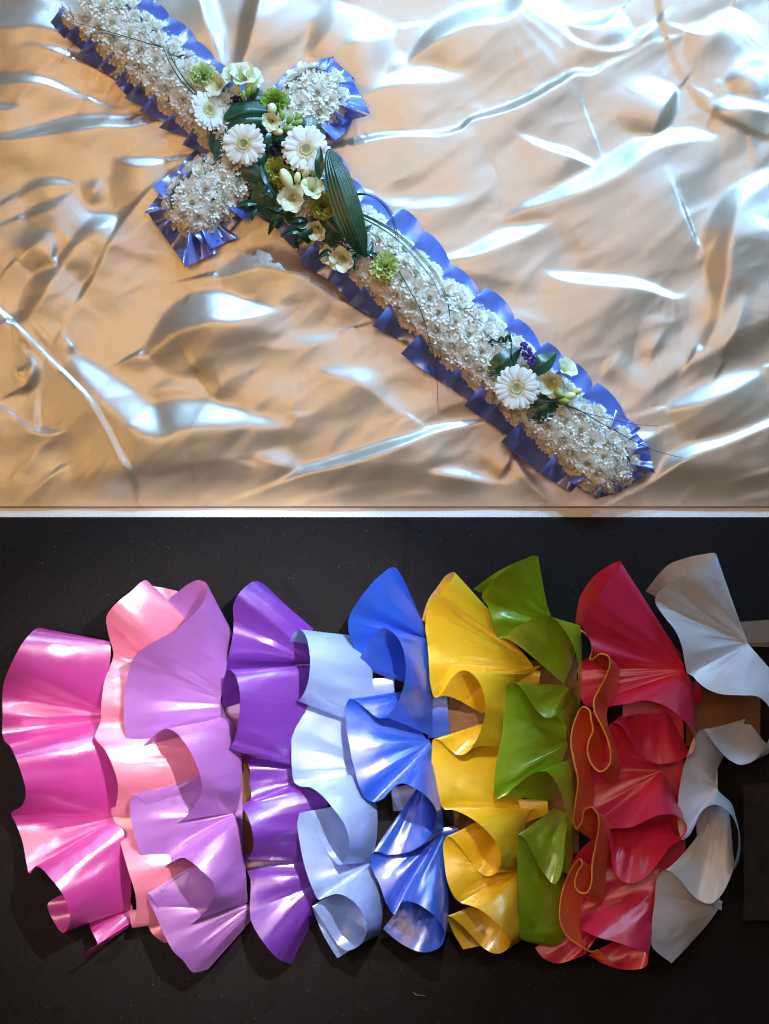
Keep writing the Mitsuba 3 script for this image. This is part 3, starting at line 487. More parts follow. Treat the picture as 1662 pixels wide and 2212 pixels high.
# a stray thread and lint on the black cloth
scene['thread'] = mikit.ply(tube(V([893, 900, 908, 918], [2144, 2149, 2150, 2151], [0.012, 0.014, 0.013, 0.012]), 0.0005), 'card_pale_mat'); labels['thread'] = {'label': 'short pale thread lying on the black cloth below the blue ribbon', 'category': 'thread'}
lint = []
for _ in range(170):
    a, b = rng.uniform(40, 1620), rng.choice([rng.uniform(1125, 1290), rng.uniform(2080, 2240), rng.uniform(1125, 1360)])
    m = trimesh.creation.icosphere(subdivisions=0, radius=rng.uniform(0.0003, 0.0007)); m.apply_translation(V(a, b, 0.0105)); lint.append(m)
scene['lint'] = mikit.ply(join(lint), 'card_pale_mat'); labels['lint'] = {'kind': 'stuff', 'label': 'tiny pale specks of lint scattered on the black cloth', 'category': 'lint'}

# ------------------------------------------------------------------ the flower cross
ribbon_mat('edging_mat', (0.17, 0.26, 0.82), 0.28, 0.34)
CROSS = 'floral_cross'
labels[CROSS] = {'label': 'white chrysanthemum cross with daisies and dark leaves, edged in pleated blue ribbon, on satin', 'category': 'floral cross'}
Z0 = 0.030

def petal(L, W, r0, elev, curl, cup, az, n=4, tipw=0.55, ridge=0.0, twist=0.0, zoff=0.0):
    """one curved petal strip; local z is the flower's axis. returns vertices (n,3,3)"""
    t = np.linspace(0, 1, n)
    a = elev + curl * t
    ds = L / (n - 1)
    r = r0 + np.r_[0, np.cumsum(np.cos((a[1:] + a[:-1]) / 2) * ds)]
    z = zoff + np.r_[0, np.cumsum(np.sin((a[1:] + a[:-1]) / 2) * ds)]
    w = W * 0.5 * (0.30 + 0.70 * np.sin(np.pi * np.clip(t * 0.70 + 0.06, 0, 1))) ; w[-1] *= tipw
    nr, nz = -np.sin(a), np.cos(a)
    v = np.zeros((n, 3, 3))
    for j, s in enumerate((-1, 0, 1)):
        up = cup * w * abs(s) + ridge * w * (1 - abs(s))
        v[:, j, 0] = r + nr * up; v[:, j, 1] = s * w + twist * t * w; v[:, j, 2] = z + nz * up
    c, sn = math.cos(az), math.sin(az)
    x, y = v[..., 0].copy(), v[..., 1].copy()
    v[..., 0], v[..., 1] = c * x - sn * y, sn * x + c * y
    return v

def petals_mesh(lst, col):
    """lst of (n,m,3) arrays; col(t) per row"""
    vs, fs, cs, o = [], [], [], 0
    for v in lst:
        n, m = v.shape[:2]
        vs.append(v.reshape(-1, 3)); fs.append(grid_faces(n, m) + o); o += n * m
        cs.append(np.repeat(np.array([col(t) for t in np.linspace(0, 1, n)]), m, 0))
    return mesh(np.vstack(vs), np.vstack(fs)), np.vstack(cs)

def lerp(a, b, t): return np.asarray(a) * (1 - t) + np.asarray(b) * t

def chrysanthemum(seed):
    g = np.random.default_rng(seed)
    lst, nrow, U = [], 4, K
    N = 124
    for i in range(N):
        f = (i + 0.5) / N
        el = math.radians(88 - 92 * f ** 0.72 + g.uniform(-7, 7)); az = i * 2.39996 + g.uniform(-.2, .2)
        L = (13 + 13 * f ** 0.6) * g.uniform(0.86, 1.12)
        v = petal(L * U, 5.9 * U * g.uniform(0.85, 1.15), 1.5 * U * f, el, math.radians(g.uniform(4, 34)), 0.5, az, nrow, 0.9)
        lst.append(v)
    m, c = petals_mesh(lst, lambda t: lerp((0.88, 0.84, 0.62), (0.93, 0.92, 0.87), min(1, t * 1.7)))
    k = 12 * nrow // 4
    c[:10 * 3 * nrow] *= np.array([0.97, 0.92, 0.62])
    return mikit.ply(m, 'petal_mat', smooth=True, color=c)
CHRYS = [chrysanthemum(100 + i) for i in range(7)]

AX = np.array([[120, -60], [253, 57], [824, 557], [1318, 1000]], float)
def on_axis(s):     # s in units along the long bar from (253,57)
    d = np.array([0.7495, 0.6620])
    return np.array([253, 57]) + d * s, d
arm0, arm1 = np.array([418, 442]), np.array([682, 204])
LC = 1418.0
flowers = []
def along(P0, P1, hw0, hw1, step, rows, cap0, cap1):
    P0, P1 = np.asarray(P0, float), np.asarray(P1, float)
    L = np.linalg.norm(P1 - P0); d = (P1 - P0) / L; nrm = np.array([-d[1], d[0]])
    n = int(L / step)
    for i in range(n + 1):
        for r, th in enumerate(rows):
            s = (i + 0.5 * (r % 2) + rng.uniform(-0.18, 0.18)) * L / n
            if s > L + step * 0.3: continue
            t = s / L; hw = hw0 + (hw1 - hw0) * t - 19
            a = math.radians(th + rng.uniform(-7, 7))
            p = P0 + d * s + nrm * hw * math.sin(a)
            flowers.append((p, 40 * math.cos(a), np.array([nrm[0] * math.sin(a) * 0.95 + d[0] * rng.uniform(-.15, .15), -(nrm[1] * math.sin(a) * 0.95 + d[1] * rng.uniform(-.15, .15)), math.cos(a) + 0.12])))
    for P, dd, hw, on in ((P0, -d, hw0, cap0), (P1, d, hw1, cap1)):
        if not on: continue
        for el, cnt in ((68, 5), (34, 3)):
            for q in range(cnt):
                b = math.radians(-75 + 150 * q / (cnt - 1) + rng.uniform(-6, 6))
                dirv = dd * math.cos(b) + nrm * math.sin(b)
                a = math.radians(el)
                flowers.append((P + dirv * (hw - 19) * math.sin(a) * 0.95, 40 * math.cos(a), np.array([dirv[0] * math.sin(a), -dirv[1] * math.sin(a), math.cos(a) + .1])))
along((190, 2), (1308, 990), 68, 78, 39, (-72, -37, -2, 34, 70), False, True)
along(arm0, arm1, 72, 72, 39, (-74, -36, 0, 36, 74), True, True)
HEART = np.array([590, 345])
nf = 0
for (p, zz, nv) in flowers:
    if np.hypot(*((p - HEART) / np.array([88, 82]))) < 1 and zz > 12: continue
    if np.hypot(*((p - np.array([725, 450])) / np.array([62, 75]))) < 1 and zz > 18: continue
    if p[1] < -8: continue
    sh = CHRYS[int(rng.integers(len(CHRYS)))]
    part(CROSS, 'chrysanthemum', {**sh, 'to_world': xf(V(p[0], p[1], Z0 + zz * K), nv, rng.uniform(0, 6.28), rng.uniform(1.04, 1.26))})
    nf += 1
assert nf <= 300, nf
# foam body under the flowers
def bar(P0, P1, hw, h):
    import shapely
    from shapely.geometry import LineString
    pl = [tuple(((q[0] - 831) * K, (1106 - q[1]) * K)) for q in (P0, P1)]
    m = trimesh.creation.extrude_polygon(LineString(pl).buffer(hw * K), h, engine='earcut'); m.apply_translation([0, 0, 0.012]); return m
scene['foam_mat'] = two({'type': 'principled', 'base_color': rgb(0.05, 0.07, 0.035), 'roughness': 0.9})
part(CROSS, 'foam_base', mikit.ply(join([bar((232, 40), (1308, 990), 42, 0.044), bar(arm0, arm1, 42, 0.044)]), 'foam_mat'))

# pleated blue ribbon edging, each pleat a piece of its own
def pleat(a, b, c, d, za=0.024, zc=(0.014, 0.002), rnd=0.5, crease=0.0):
    """a, b on the body; d, c the outer corners (a-d the raised leading side); falls outwards over the edge"""
    a, b, c, d = (np.asarray(q, float) for q in (a, b, c, d))
    u = np.linspace(0, 1, 17)[:, None]; v = np.linspace(0, 1, 13)[None, :]
    e = np.sin(np.pi * (0.08 + 0.84 * u)) ** 0.6
    out = (d - a + c - b) / 2
    fan = u + 0.0 * v
    x = (a[0] * (1 - fan) + b[0] * fan) * (1 - v) + (d[0] * (1 - fan) + c[0] * fan) * v + rnd * out[0] * 0.5 * (e - 0.85) * v
    y = (a[1] * (1 - fan) + b[1] * fan) * (1 - v) + (d[1] * (1 - fan) + c[1] * fan) * v + rnd * out[1] * 0.5 * (e - 0.85) * v
    zo = zc[0] * (1 - u) + zc[1] * u
    roll = np.exp(-(u / 0.30) ** 2)
    z = za * (1 - v) ** 1.3 + zo * v + 0.024 * roll * (0.3 + 0.7 * np.sin(np.pi * np.clip(v * 0.8 + 0.1, 0, 1))) - 0.010 * (1 - v) * u
    z = z + crease * np.sin(2.6 * np.pi * u + 0.6) * v * 0.006
    return mikit.ply(sheet(V(x, y, np.maximum(z, 0.001) + 0.012)), 'edging_mat', smooth=True)
def edging(P0, P1, side, hin, hout, w, lap=0.20, jit=0.12, skip=None, rnd=0.5):
    P0, P1 = np.asarray(P0, float), np.asarray(P1, float)
    L = np.linalg.norm(P1 - P0); d = (P1 - P0) / L; nrm = np.array([-d[1], d[0]]) * side
    n = max(1, int(round(L / w)))
    cuts = np.cumsum(np.r_[0, rng.uniform(0.7, 1.3, n)]); cuts = cuts / cuts[-1] * L
    for i in range(n):
        s0 = cuts[i] - L / n * lap * rng.uniform(0.5, 1.5); s1 = cuts[i + 1]
        p, q = P0 + d * s0, P0 + d * s1
        if skip is not None and any(np.hypot(*((p + q) / 2 + nrm * 60 - np.array(sk[:2]))) < sk[2] for sk in skip): continue
        ho = hout * (1.02 + rng.uniform(-jit, jit)); ho2 = hout * (0.94 + rng.uniform(-jit, jit))
        part(CROSS, 'ribbon_pleat', pleat(p + nrm * hin, q + nrm * hin, q + nrm * ho2 + d * rng.uniform(-6, 6), p + nrm * ho + d * rng.uniform(-6, 8), zc=(rng.uniform(0.012, 0.022), rng.uniform(0.0, 0.005)), rnd=rnd, crease=rng.uniform(-1, 1) * (1.3 - rnd)))
def ax(s): return on_axis(s)[0]
ARMSKIP = [(470, 395, 75), (620, 255, 75)]
edging(ax(-110), ax(330), -1, 44, 92, 62, skip=ARMSKIP)
edging(ax(-110), ax(330), 1, 44, 94, 50, skip=ARMSKIP, rnd=0.05)
edging(ax(520), ax(1400), -1, 50, 104, 80, jit=0.14, rnd=0.75, lap=0.08)
edging(ax(500), ax(1400), 1, 50, 110, 72, rnd=0.05)
ad = (arm1 - arm0) / np.linalg.norm(arm1 - arm0)
edging(arm0 - ad * 25, arm0 + ad * 130, -1, 42, 84, 60); edging(arm0 - ad * 30, arm0 + ad * 120, 1, 42, 92, 62)
edging(arm0 + ad * 240, arm1 + ad * 30, -1, 42, 78, 60); edging(arm0 + ad * 270, arm1 + ad * 30, 1, 42, 96, 55)
def cap(pts, ctr, r=40):
    """pleats round an end: list of outer corner pairs"""
    ctr = np.asarray(ctr, float)
    for (d0, c0, zd, zc) in pts:
        d0, c0 = np.asarray(d0, float), np.asarray(c0, float)
        ia = ctr + (d0 - ctr) / np.linalg.norm(d0 - ctr) * r; ib = ctr + (c0 - ctr) / np.linalg.norm(c0 - ctr) * r
        part(CROSS, 'ribbon_pleat', pleat(ia, ib, c0, d0, zc=(zd * 0.7, zc * 0.7), rnd=0.0, crease=1.2))
cap([((363, 395), (312, 461), .010, .028), ((318, 458), (346, 497), .030, .008), ((340, 490), (404, 577), .012, .030), ((398, 578), (470, 545), .034, .010), ((452, 540), (515, 512), .020, .006)], arm0)
cap([((690, 128), (722, 122), .034, .012), ((716, 124), (766, 170), .030, .008), ((758, 165), (800, 246), .016, .034), ((795, 250), (748, 262), .030, .010), ((752, 262), (705, 290), .024, .006)], arm1)
cap([((1330, 885), (1385, 925), .030, .010), ((1375, 935), (1405, 968), .026, .008), ((1400, 962), (1415, 1022), .034, .010), ((1412, 1012), (1372, 1040), .030, .030), ((1385, 1030), (1330, 1068), .020, .010), ((1345, 1062), (1285, 1078), .028, .008), ((1295, 1075), (1232, 1040), .026, .006), ((1245, 1050), (1180, 1000), .026, .006)], (1308, 990), 44)
cap([((230, 35), (175, 105), .008, .024), ((175, 108), (240, 135), .026, .006)], (262, 62), 40)

# gerbera daisies
def gerbera(name_xy, z, nv, R, label, seed):
    z = z + 0.014
    g = np.random.default_rng(seed)
    k = key_for(f'{CROSS}__gerbera')
    M = xf(V(name_xy[0], name_xy[1], z), nv, g.uniform(0, 6.28))
    U = R * K
    # receptacle with its florets
    fl = []
    for i in range(150):
        rr = 0.26 * U * math.sqrt((i + 0.5) / 150); az = i * 2.39996
        s = trimesh.creation.icosphere(subdivisions=0, radius=0.020 * U * (1 + 0.6 * (rr > 0.18 * U)))
        s.apply_scale([1, 1, 2.0]); s.apply_translation([rr * math.cos(az), rr * math.sin(az), 0.05 * U + 0.05 * U * (rr / (0.26 * U)) ** 2]); fl.append((s, rr / (0.26 * U)))
    fm = join([a for a, _ in fl])
    fc = np.vstack([np.tile(lerp((0.55, 0.58, 0.20), (0.84, 0.68, 0.36), min(1, max(0, q * 2.2 - 0.4))), (len(a.vertices), 1)) for a, q in fl])
    scene[k] = {**mikit.ply(fm, 'petal_mat', color=fc), 'to_world': M}
    labels[k] = {'label': label}
    n = 0
    for ring, (cnt, L, el, cu, zo) in enumerate([(22, 0.80, 2, -16, 0.0), (22, 0.72, 11, -20, 0.03)]):
        for i in range(cnt):
            az = 2 * math.pi * (i + 0.5 * ring + g.uniform(-0.18, 0.18)) / cnt
            v = petal(L * U * g.uniform(0.9, 1.06), 0.255 * U * g.uniform(0.8, 1.12), 0.2 * U, math.radians(el + g.uniform(-6, 8)), math.radians(cu + g.uniform(-14, 14)), -0.25, az, 7, 0.85, ridge=0.2, zoff=zo * U)
            m, c = petals_mesh([v], lambda t: lerp((0.78, 0.70, 0.50), (0.86, 0.83, 0.76), min(1, t * 2)))
            part(k, 'petal', {**mikit.ply(m, 'petal_mat', smooth=True, color=c), 'to_world': M})
    # collar of short trans florets
    lst = [petal(0.20 * U * g.uniform(.8, 1.2), 0.05 * U, 0.22 * U, math.radians(35 + g.uniform(-10, 10)), math.radians(-20), 0.4, 2 * math.pi * (i + g.uniform(-.3, .3)) / 46, 3, 0.5, zoff=0.05 * U) for i in range(46)]
    m, c = petals_mesh(lst, lambda t: (0.80, 0.72, 0.48))
    part(k, 'collar', {**mikit.ply(m, 'petal_mat', smooth=True, color=c), 'to_world': M})
gerbera((527, 311), 0.073, (-0.12, -0.10, 1), 46, 'white gerbera daisy, left of the two in the middle', 1)
gerbera((661, 322), 0.076, (0.10, -0.08, 1), 51, 'white gerbera daisy, right of the two in the middle', 2)
gerbera((452, 238), 0.066, (0.62, 0.22, 0.8), 45, 'cream gerbera daisy tilted sideways beside the upper bar', 3)
gerbera((1116, 838), 0.072, (-0.05, -0.10, 1), 48, 'white gerbera daisy on the lower bar', 4)

# freesias: cup blossoms and buds
def freesia(x, y, z, nv, R, seed, tint=(0.84, 0.84, 0.62), parent=CROSS):
    z = z + 0.014
    g = np.random.default_rng(seed); U = R * K
    k = key_for(f'{CROSS}__freesia')
    M = xf(V(x, y, z), nv, g.uniform(0, 6.28))
    lst = []
    for ring in range(2):
        for i in range(3):
            az = 2 * math.pi * (i + 0.5 * ring) / 3 + g.uniform(-.12, .12)
            n = 8
            t = np.linspace(0, 1, n); a = math.radians(74 - 6 * ring) + np.radians(-58 + g.uniform(-12, 12)) * t
            r = 0.1 * U + np.r_[0, np.cumsum(np.cos((a[1:] + a[:-1]) / 2) * 1.15 * U / (n - 1))]
            zz = -0.45 * U + np.r_[0, np.cumsum(np.sin((a[1:] + a[:-1]) / 2) * 1.15 * U / (n - 1))]
            w = 0.52 * U * np.sin(np.pi * np.clip(0.12 + 0.80 * t, 0, 1)) ** 0.6; w[-1] *= 0.55
            v = np.zeros((n, 5, 3))
            for j, s in enumerate(np.linspace(-1, 1, 5)):
                upw = 0.30 * w * s * s + 0.05 * U * np.sin(5 * t + s * 3 + g.uniform(0, 6))
                v[:, j, 0] = r - np.sin(a) * upw; v[:, j, 1] = s * w; v[:, j, 2] = zz + np.cos(a) * upw
            c, sn = math.cos(az), math.sin(az)
            xx, yy = v[..., 0].copy(), v[..., 1].copy()
            v[..., 0], v[..., 1] = c * xx - sn * yy, sn * xx + c * yy
            lst.append(v)
    for q, v in enumerate(lst):
        m, c = petals_mesh([v], lambda t: lerp((0.50, 0.55, 0.14), tint, min(1, t * 1.5)))
        sh = {**mikit.ply(m, 'petal_mat', smooth=True, color=c), 'to_world': M}
        part(k, 'petal', sh)
    return k
def bud(x, y, z, dirv, L, W, c0=(0.30, 0.42, 0.08), c1=(0.66, 0.68, 0.28)):
    z = z + 0.014
    n = 9; t = np.linspace(0, 1, n)
    P = np.stack([0 * t, 0 * t, (t - 0.5) * L * K], 1)
    m = tube(P, W * K * 0.5 * np.sqrt(np.clip(np.sin(np.pi * (0.04 + 0.93 * t)), 0.02, 1)), 8)
    col = np.repeat(np.array([lerp(c0, c1, q) for q in t]), 8, 0)
    d = np.array([dirv[0], -dirv[1], dirv[2]], float)
    part(CROSS, 'flower_bud', {**mikit.ply(m, 'bud_mat', smooth=True, color=col), 'to_world': xf(V(x, y, z), d)})
for i, (x, y, z, nv, R) in enumerate([(527, 165, .066, (0.1, 0.5, .8), 36), (504, 160, .060, (-.4, .5, .7), 28), (470, 186, .066, (-.5, .1, .8), 30), (545, 168, .060, (.5, .3, .7), 26), (587, 262, .078, (-.1, -.3, .9), 23),
                                      (633, 428, .074, (-.2, -.3, .9), 33), (676, 408, .072, (.2, .3, .9), 27), (1193, 828, .068, (-.4, -.3, .8), 32), (1222, 797, .064, (.5, .5, .7), 28), (740, 560, .058, (-.3, -.3, .9), 30), (684, 496, .050, (-.3, -.4, .8), 26), (712, 550, .05, (-.5, -.3, .8), 24)]):
    freesia(x, y, z, nv, R, 40 + i)
YB = ((0.55, 0.55, 0.16), (0.82, 0.76, 0.40)); GB = ((0.14, 0.26, 0.04), (0.34, 0.46, 0.10)); CB = ((0.56, 0.60, 0.24), (0.84, 0.82, 0.58))
for (x, y, dv, L, W, c) in [(588, 235, (0, -1, .5), 26, 20, CB), (600, 284, (1, .3, .3), 24, 17, YB), (619, 386, (-.5, -1, .4), 46, 24, CB), (643, 384, (.1, -1, .4), 26, 15, YB), (661, 372, (.3, -1, .4), 28, 17, YB), (657, 398, (.4, -1, .4), 26, 17, YB), (681, 372, (.6, -1, .4), 24, 15, GB),
                            (610, 250, (.2, -1, .4), 24, 13, GB), (627, 258, (.6, -.8, .4), 24, 13, GB), (645, 252, (.8, -.8, .3), 22, 12, GB), (643, 265, (1, -.3, .3), 26, 13, GB), (623, 277, (1, -.1, .3), 24, 13, GB),
                            (537, 197, (.2, -1, .4), 26, 13, GB), (526, 205, (0, -1, .4), 22, 12, GB), (548, 192, (.4, -1, .4), 26, 13, GB), (512, 190, (-.3, -1, .4), 28, 15, YB), (540, 183, (.3, -1, .5), 30, 18, YB),
                            (1230, 856, (1, -.2, .4), 30, 17, YB), (1218, 866, (.8, .2, .4), 26, 15, GB), (1246, 846, (1, -.3, .3), 24, 14, YB), (1208, 850, (.6, .4, .4), 26, 16, GB)]:
    bud(x, y, 0.072, dv, L, W, *c)

# ruffled green carnations
def carnation(x, y, z, nv, R, c0, c1, label, seed, n=60):
    z = z + 0.014
    g = np.random.default_rng(seed); U = R * K; lst = []
    for i in range(n):
        el = math.radians(lerp(86, 12, ((i + .5) / n) ** 0.8)); az = i * 2.39996 + g.uniform(-.2, .2)
        m_ = 7; t = np.linspace(0, 1, 4); L = U * g.uniform(0.8, 1.05)
        v = np.zeros((4, m_, 3)); ph = g.uniform(0, 6)
        for j, s in enumerate(np.linspace(-1, 1, m_)):
            w = 0.36 * U * t ** 0.9
            ww = 0.10 * U * t ** 2 * np.sin(s * 8 + ph)
            v[:, j, 0] = L * t * math.cos(el) - math.sin(el) * ww; v[:, j, 1] = s * w; v[:, j, 2] = L * t * math.sin(el) * 0.75 + math.cos(el) * ww + 0.05 * U * t * np.sin(s * 13 + ph)
        c, sn = math.cos(az), math.sin(az); xx, yy = v[..., 0].copy(), v[..., 1].copy()
        v[..., 0], v[..., 1] = c * xx - sn * yy, sn * xx + c * yy
        lst.append(v)
    m, c = petals_mesh(lst, lambda t: lerp(c0, c1, t ** 2))
    k = part(CROSS, 'carnation', {**mikit.ply(m, 'petal_mat', smooth=True, color=c), 'to_world': xf(V(x, y, z), nv)}, label)
YG = ((0.22, 0.28, 0.03), (0.56, 0.56, 0.12)); PG = ((0.28, 0.42, 0.08), (0.66, 0.76, 0.36))
carnation(594, 222, .046, (.1, .4, 1), 33, (0.12, 0.24, 0.02), (0.34, 0.50, 0.10), 'green carnation behind the dark leaf', 1)
carnation(600, 372, .046, (0, -.2, 1), 36, *YG, 'yellow green carnation between the two middle daisies', 2)
carnation(698, 446, .052, (.2, -.3, 1), 35, *YG, 'yellow green carnation below the freesias', 3)
carnation(440, 166, .056, (-.1, .3, 1), 31, *PG, 'pale green carnation on the upper bar', 4, 34)
carnation(452, 158, .056, (.5, .4, 1), 20, *PG, 'small pale green flower on the upper bar', 6, 24)
carnation(834, 578, .052, (-.1, -.1, 1), 35, (0.34, 0.46, 0.10), (0.70, 0.78, 0.36), 'pale green carnation on the lower bar', 5, 40)

# leaves
def leaf(pts, W, vfold=0.25, tip=1.0, label=None, name='leaf', mat='leaf_mat', ribs=0, wave=0.0):
    """pts: x, y, z(mm) along the midrib"""
    p = spline(np.array(pts, float), 10); p[:, 2] += 14
    n = len(p); t = np.linspace(0, 1, n)
    d = np.gradient(p[:, :2], axis=0); d /= np.linalg.norm(d, axis=1, keepdims=True) + 1e-9
    nr = np.stack([-d[:, 1], d[:, 0]], 1)
    w = 0.5 * W * np.sin(np.pi * np.clip(t ** 0.85 * 0.98 + 0.012, 0, 1)) ** 0.75
    m = 9 if not ribs else 41
    s = np.linspace(-1, 1, m)
    x = p[:, 0:1] + nr[:, 0:1] * w[:, None] * s; y = p[:, 1:2] + nr[:, 1:2] * w[:, None] * s
    z = p[:, 2:3] * 1e-3 + vfold * np.abs(s)[None, :] * w[:, None] * K + wave * np.sin(9 * t[:, None] + 2 * s[None, :]) * np.abs(s)[None, :]
    if ribs: z = z + 0.0006 * np.sin(s[None, :] * ribs * 0.6 + 5 * t[:, None]) * np.clip(w[:, None] / (0.3 * W), 0, 1)
    part(CROSS, name, mikit.ply(sheet(V(x, y, z)), mat, smooth=True), label)
scene['gloss_leaf_mat'] = two({'type': 'principled', 'base_color': rgb(0.016, 0.075, 0.045), 'roughness': 0.28, 'specular': 0.6})
leaf([(710, 322, 84), (730, 385, 100), (750, 450, 100), (774, 520, 86), (790, 556, 66)], 62, -0.35, label='large ribbed dark green leaf', ribs=40)
leaf([(560, 392, 52), (578, 430, 52), (586, 474, 40)], 72, -0.3)
leaf([(472, 262, 48), (468, 310, 46), (480, 350, 40)], 34, 0.3)
leaf([(486, 290, 50), (480, 330, 48), (500, 362, 44)], 40, 0.3)
leaf([(490, 360, 52), (530, 366, 56), (578, 392, 50)], 50, -0.2)
leaf([(484, 258, 60), (530, 240, 70), (586, 240, 60)], 46, -0.5, mat='gloss_leaf_mat')
leaf([(486, 285, 56), (530, 262, 66), (580, 262, 58)], 44, -0.3)
leaf([(640, 300, 54), (668, 274, 58), (696, 288, 46)], 40, -0.3)
leaf([(690, 388, 82), (690, 350, 92), (692, 316, 88)], 20, 0.5)
leaf([(564, 356, 60), (578, 390, 70), (598, 420, 58)], 16, 0.5, mat='gloss_leaf_mat')
leaf([(700, 470, 58), (730, 500, 58), (772, 545, 46)], 66, -0.3)
leaf([(612, 300, 44), (606, 345, 50), (590, 385, 46)], 60, -0.2)
leaf([(570, 300, 42), (590, 335, 48), (616, 360, 46)], 70, -0.2)
leaf([(600, 410, 46), (606, 440, 48), (610, 470, 40)], 44, -0.2)
leaf([(660, 440, 46), (668, 480, 46), (690, 520, 40)], 46, -0.2)
leaf([(480, 215, 46), (500, 232, 52), (530, 240, 46)], 40, -0.2)
leaf([(560, 190, 40), (552, 215, 48), (545, 240, 46)], 40, -0.2)
leaf([(1056, 812, 54), (1088, 782, 66), (1126, 750, 52)], 46, -0.35)
leaf([(1144, 806, 56), (1172, 786, 64), (1202, 762, 50)], 42, -0.3)
leaf([(1142, 908, 50), (1172, 882, 62), (1216, 848, 56)], 62, -0.3)
leaf([(1140, 842, 54), (1165, 852, 60), (1200, 848, 56)], 44, -0.2)
for q in [((558, 440, 46), (535, 438, 52), (510, 446, 44), 12), ((556, 450, 42), (548, 462, 44), (544, 478, 38), 10), ((606, 470, 44), (590, 486, 44), (580, 508, 30), 13), ((660, 498, 46), (632, 500, 54), (606, 512, 44), 13), ((664, 474, 50), (645, 474, 56), (622, 483, 48), 13),
          ((646, 508, 42), (642, 522, 40), (645, 540, 30), 11), ((726, 540, 52), (706, 544, 56), (684, 562, 46), 14), ((776, 506, 62), (790, 498, 68), (804, 486, 62), 12), ((778, 544, 60), (764, 560, 66), (766, 584, 58), 12), ((806, 520, 60), (800, 545, 66), (806, 562, 62), 12),
          ((640, 480, 50), (650, 490, 54), (668, 486, 52), 10), ((615, 440, 44), (600, 452, 48), (588, 448, 44), 12), ((525, 430, 44), (535, 448, 48), (540, 458, 42), 10), ((820, 555, 60), (800, 548, 66), (786, 556, 62), 10),
          ((1055, 742, 62), (1064, 736, 66), (1076, 740, 62), 8), ((1076, 741, 63), (1084, 730, 67), (1090, 742, 62), 8), ((1092, 742, 64), (1096, 728, 68), (1108, 740, 63), 8), ((1103, 738, 64), (1100, 724, 68), (1103, 712, 64), 8),
          ((745, 425, 78), (752, 412, 84), (764, 406, 80), 7)]:
    leaf(q[:3], q[3], 0.4, mat='gloss_leaf_mat')
lr = np.random.default_rng(17)
for (x, y, a, L) in [(500, 285, 2.6, 60), (540, 270, -0.4, 62), (560, 345, 1.2, 66), (615, 300, 0.3, 60), (630, 360, 2.0, 60), (575, 300, -1.4, 54), (650, 395, 0.9, 62), (575, 420, 2.2, 60), (630, 455, 1.7, 60), (690, 405, -0.2, 56), (660, 500, 1.3, 56), (520, 235, -2.4, 52), (556, 225, -1.0, 50), (715, 520, 1.0, 60), (610, 255, -0.8, 52), (690, 350, 0.2, 50), (600, 470, 1.6, 50), (540, 395, 2.7, 52)]:
    ca, sa = math.cos(a), math.sin(a)
    leaf([(x - ca * L / 2, y - sa * L / 2, 44), (x, y, 50 + lr.uniform(-3, 6)), (x + ca * L / 2, y + sa * L / 2, 40)], lr.uniform(26, 40), lr.uniform(-0.4, 0.3), wave=0.001, mat=['leaf_mat', 'gloss_leaf_mat'][int(lr.integers(2))])
# stems, bear grass and twigs
def blade(pts, r=0.0011, name='grass_blade', twin=None):
    p = spline(np.array(pts, float), 8); p[:, 2] += 12
    for o in ([(0, 0)] + (twin or [])):
        taper = np.clip(np.minimum(np.linspace(1.0, 0.35, len(p)), 1), 0.3, 1)
        part(CROSS, name, mikit.ply(tube(V(p[:, 0] + o[0], p[:, 1] + o[1] * np.linspace(0.3, 1, len(p)), p[:, 2] * 1e-3), r * taper, 5), 'stem_mat', smooth=True))
blade([(350, 102, 66), (325, 95, 72), (245, 71, 78), (159, 48, 74)])
blade([(262, 80, 64), (215, 71, 72), (180, 82, 70), (150, 105, 55), (132, 136, 36)], 0.0008)
blade([(429, 214, 66), (390, 172, 74), (364, 130, 76), (352, 98, 64)], 0.0013, twin=[(8, -4)])
blade([(752, 450, 70), (818, 482, 84), (864, 512, 86), (910, 558, 82), (945, 603, 76), (966, 652, 66)], 0.0012, twin=[(-7, 8), (2, -5)])
blade([(750, 424, 76), (784, 418, 88), (819, 434, 92), (844, 468, 88), (855, 507, 80), (856, 540, 68)], 0.0011, twin=[(5, 5)])
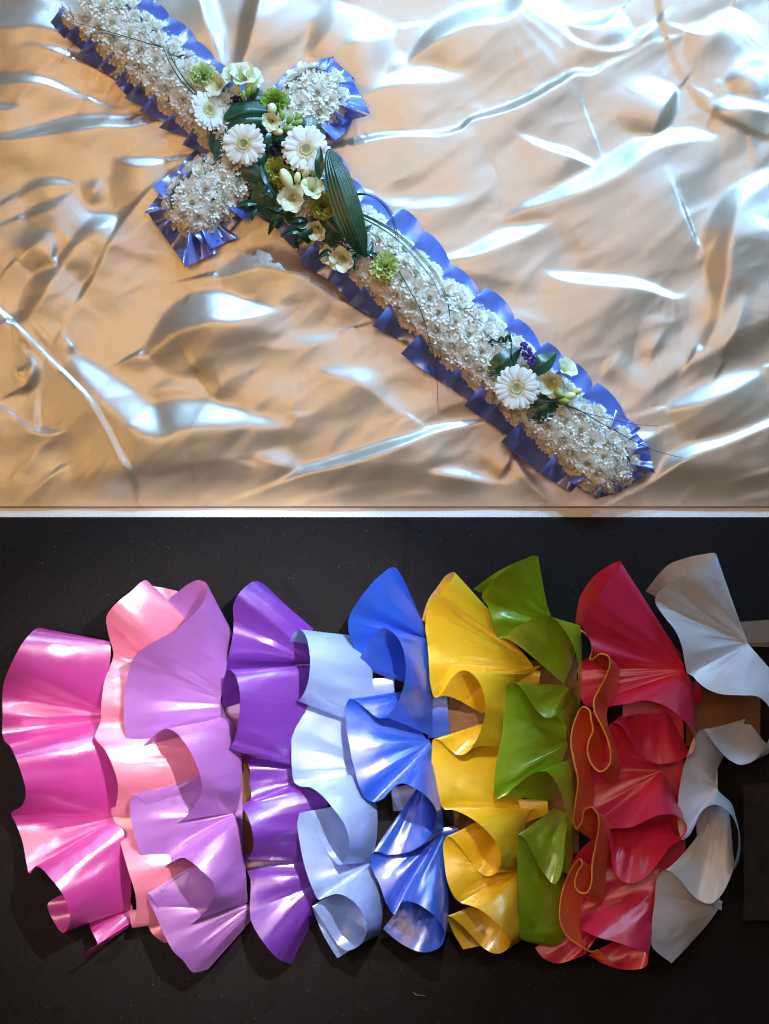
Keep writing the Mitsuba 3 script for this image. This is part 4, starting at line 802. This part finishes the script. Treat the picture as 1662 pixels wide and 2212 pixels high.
blade([(862, 585, 62), (883, 622, 70), (910, 674, 70), (931, 745, 58), (942, 787, 40), (945, 831, 26), (947, 892, 20)], 0.0010)
blade([(1151, 866, 64), (1220, 873, 70), (1310, 920, 74), (1416, 974, 60), (1475, 989, 44)], 0.0011)
blade([(1200, 868, 66), (1260, 890, 70), (1310, 903, 68), (1375, 917, 58), (1424, 919, 50)], 0.0008)
blade([(540, 212, 66), (562, 205, 74), (590, 216, 62)], 0.0009)
blade([(1112, 790, 60), (1105, 765, 66), (1103, 738, 64), (1076, 741, 63), (1056, 744, 62)], 0.0012, 'twig')
blade([(560, 445, 46), (590, 452, 50), (620, 470, 48), (650, 492, 50)], 0.0010, 'twig')
blade([(690, 525, 52), (730, 540, 58), (780, 545, 62), (815, 552, 60)], 0.0010, 'twig')
blade([(968, 655, 64), (972, 680, 60), (974, 700, 58)], 0.0010, 'twig')
blade([(925, 745, 36), (930, 765, 40), (938, 742, 44)], 0.0012, 'twig')
# deep violet florets
def florets(x, y, rx, ry, n, name, label, col, zt):
    zt = zt + 0.014
    ms = []
    for i in range(n):
        a = rng.uniform(0, 6.28); q = math.sqrt(rng.uniform(0, 1))
        s = trimesh.creation.icosphere(subdivisions=1, radius=rng.uniform(2.2, 4.2) * K); s.vertices *= (1 + 0.25 * rng.standard_normal(s.vertices.shape))
        s.apply_translation(V(x + rx * q * math.cos(a) + 0.35 * ry * q * math.sin(a), y + ry * q * math.sin(a), zt + rng.uniform(-.006, .006))); ms.append(s)
    m = join(ms); c = np.tile(col, (len(m.vertices), 1)) * rng.uniform(0.6, 1.4, (len(m.vertices), 1))
    part(CROSS, name, mikit.ply(m, 'bud_mat', color=c), label)
florets(1141, 764, 13, 24, 44, 'violet_spike', 'deep violet flower spike on the lower bar', (0.085, 0.03, 0.28), .066)
florets(520, 222, 26, 14, 46, 'violet_spike', 'dark violet florets under the freesias', (0.03, 0.015, 0.09), .050)
florets(610, 330, 22, 28, 46, 'violet_spike', 'dark violet florets between the two middle daisies', (0.02, 0.012, 0.05), .056)
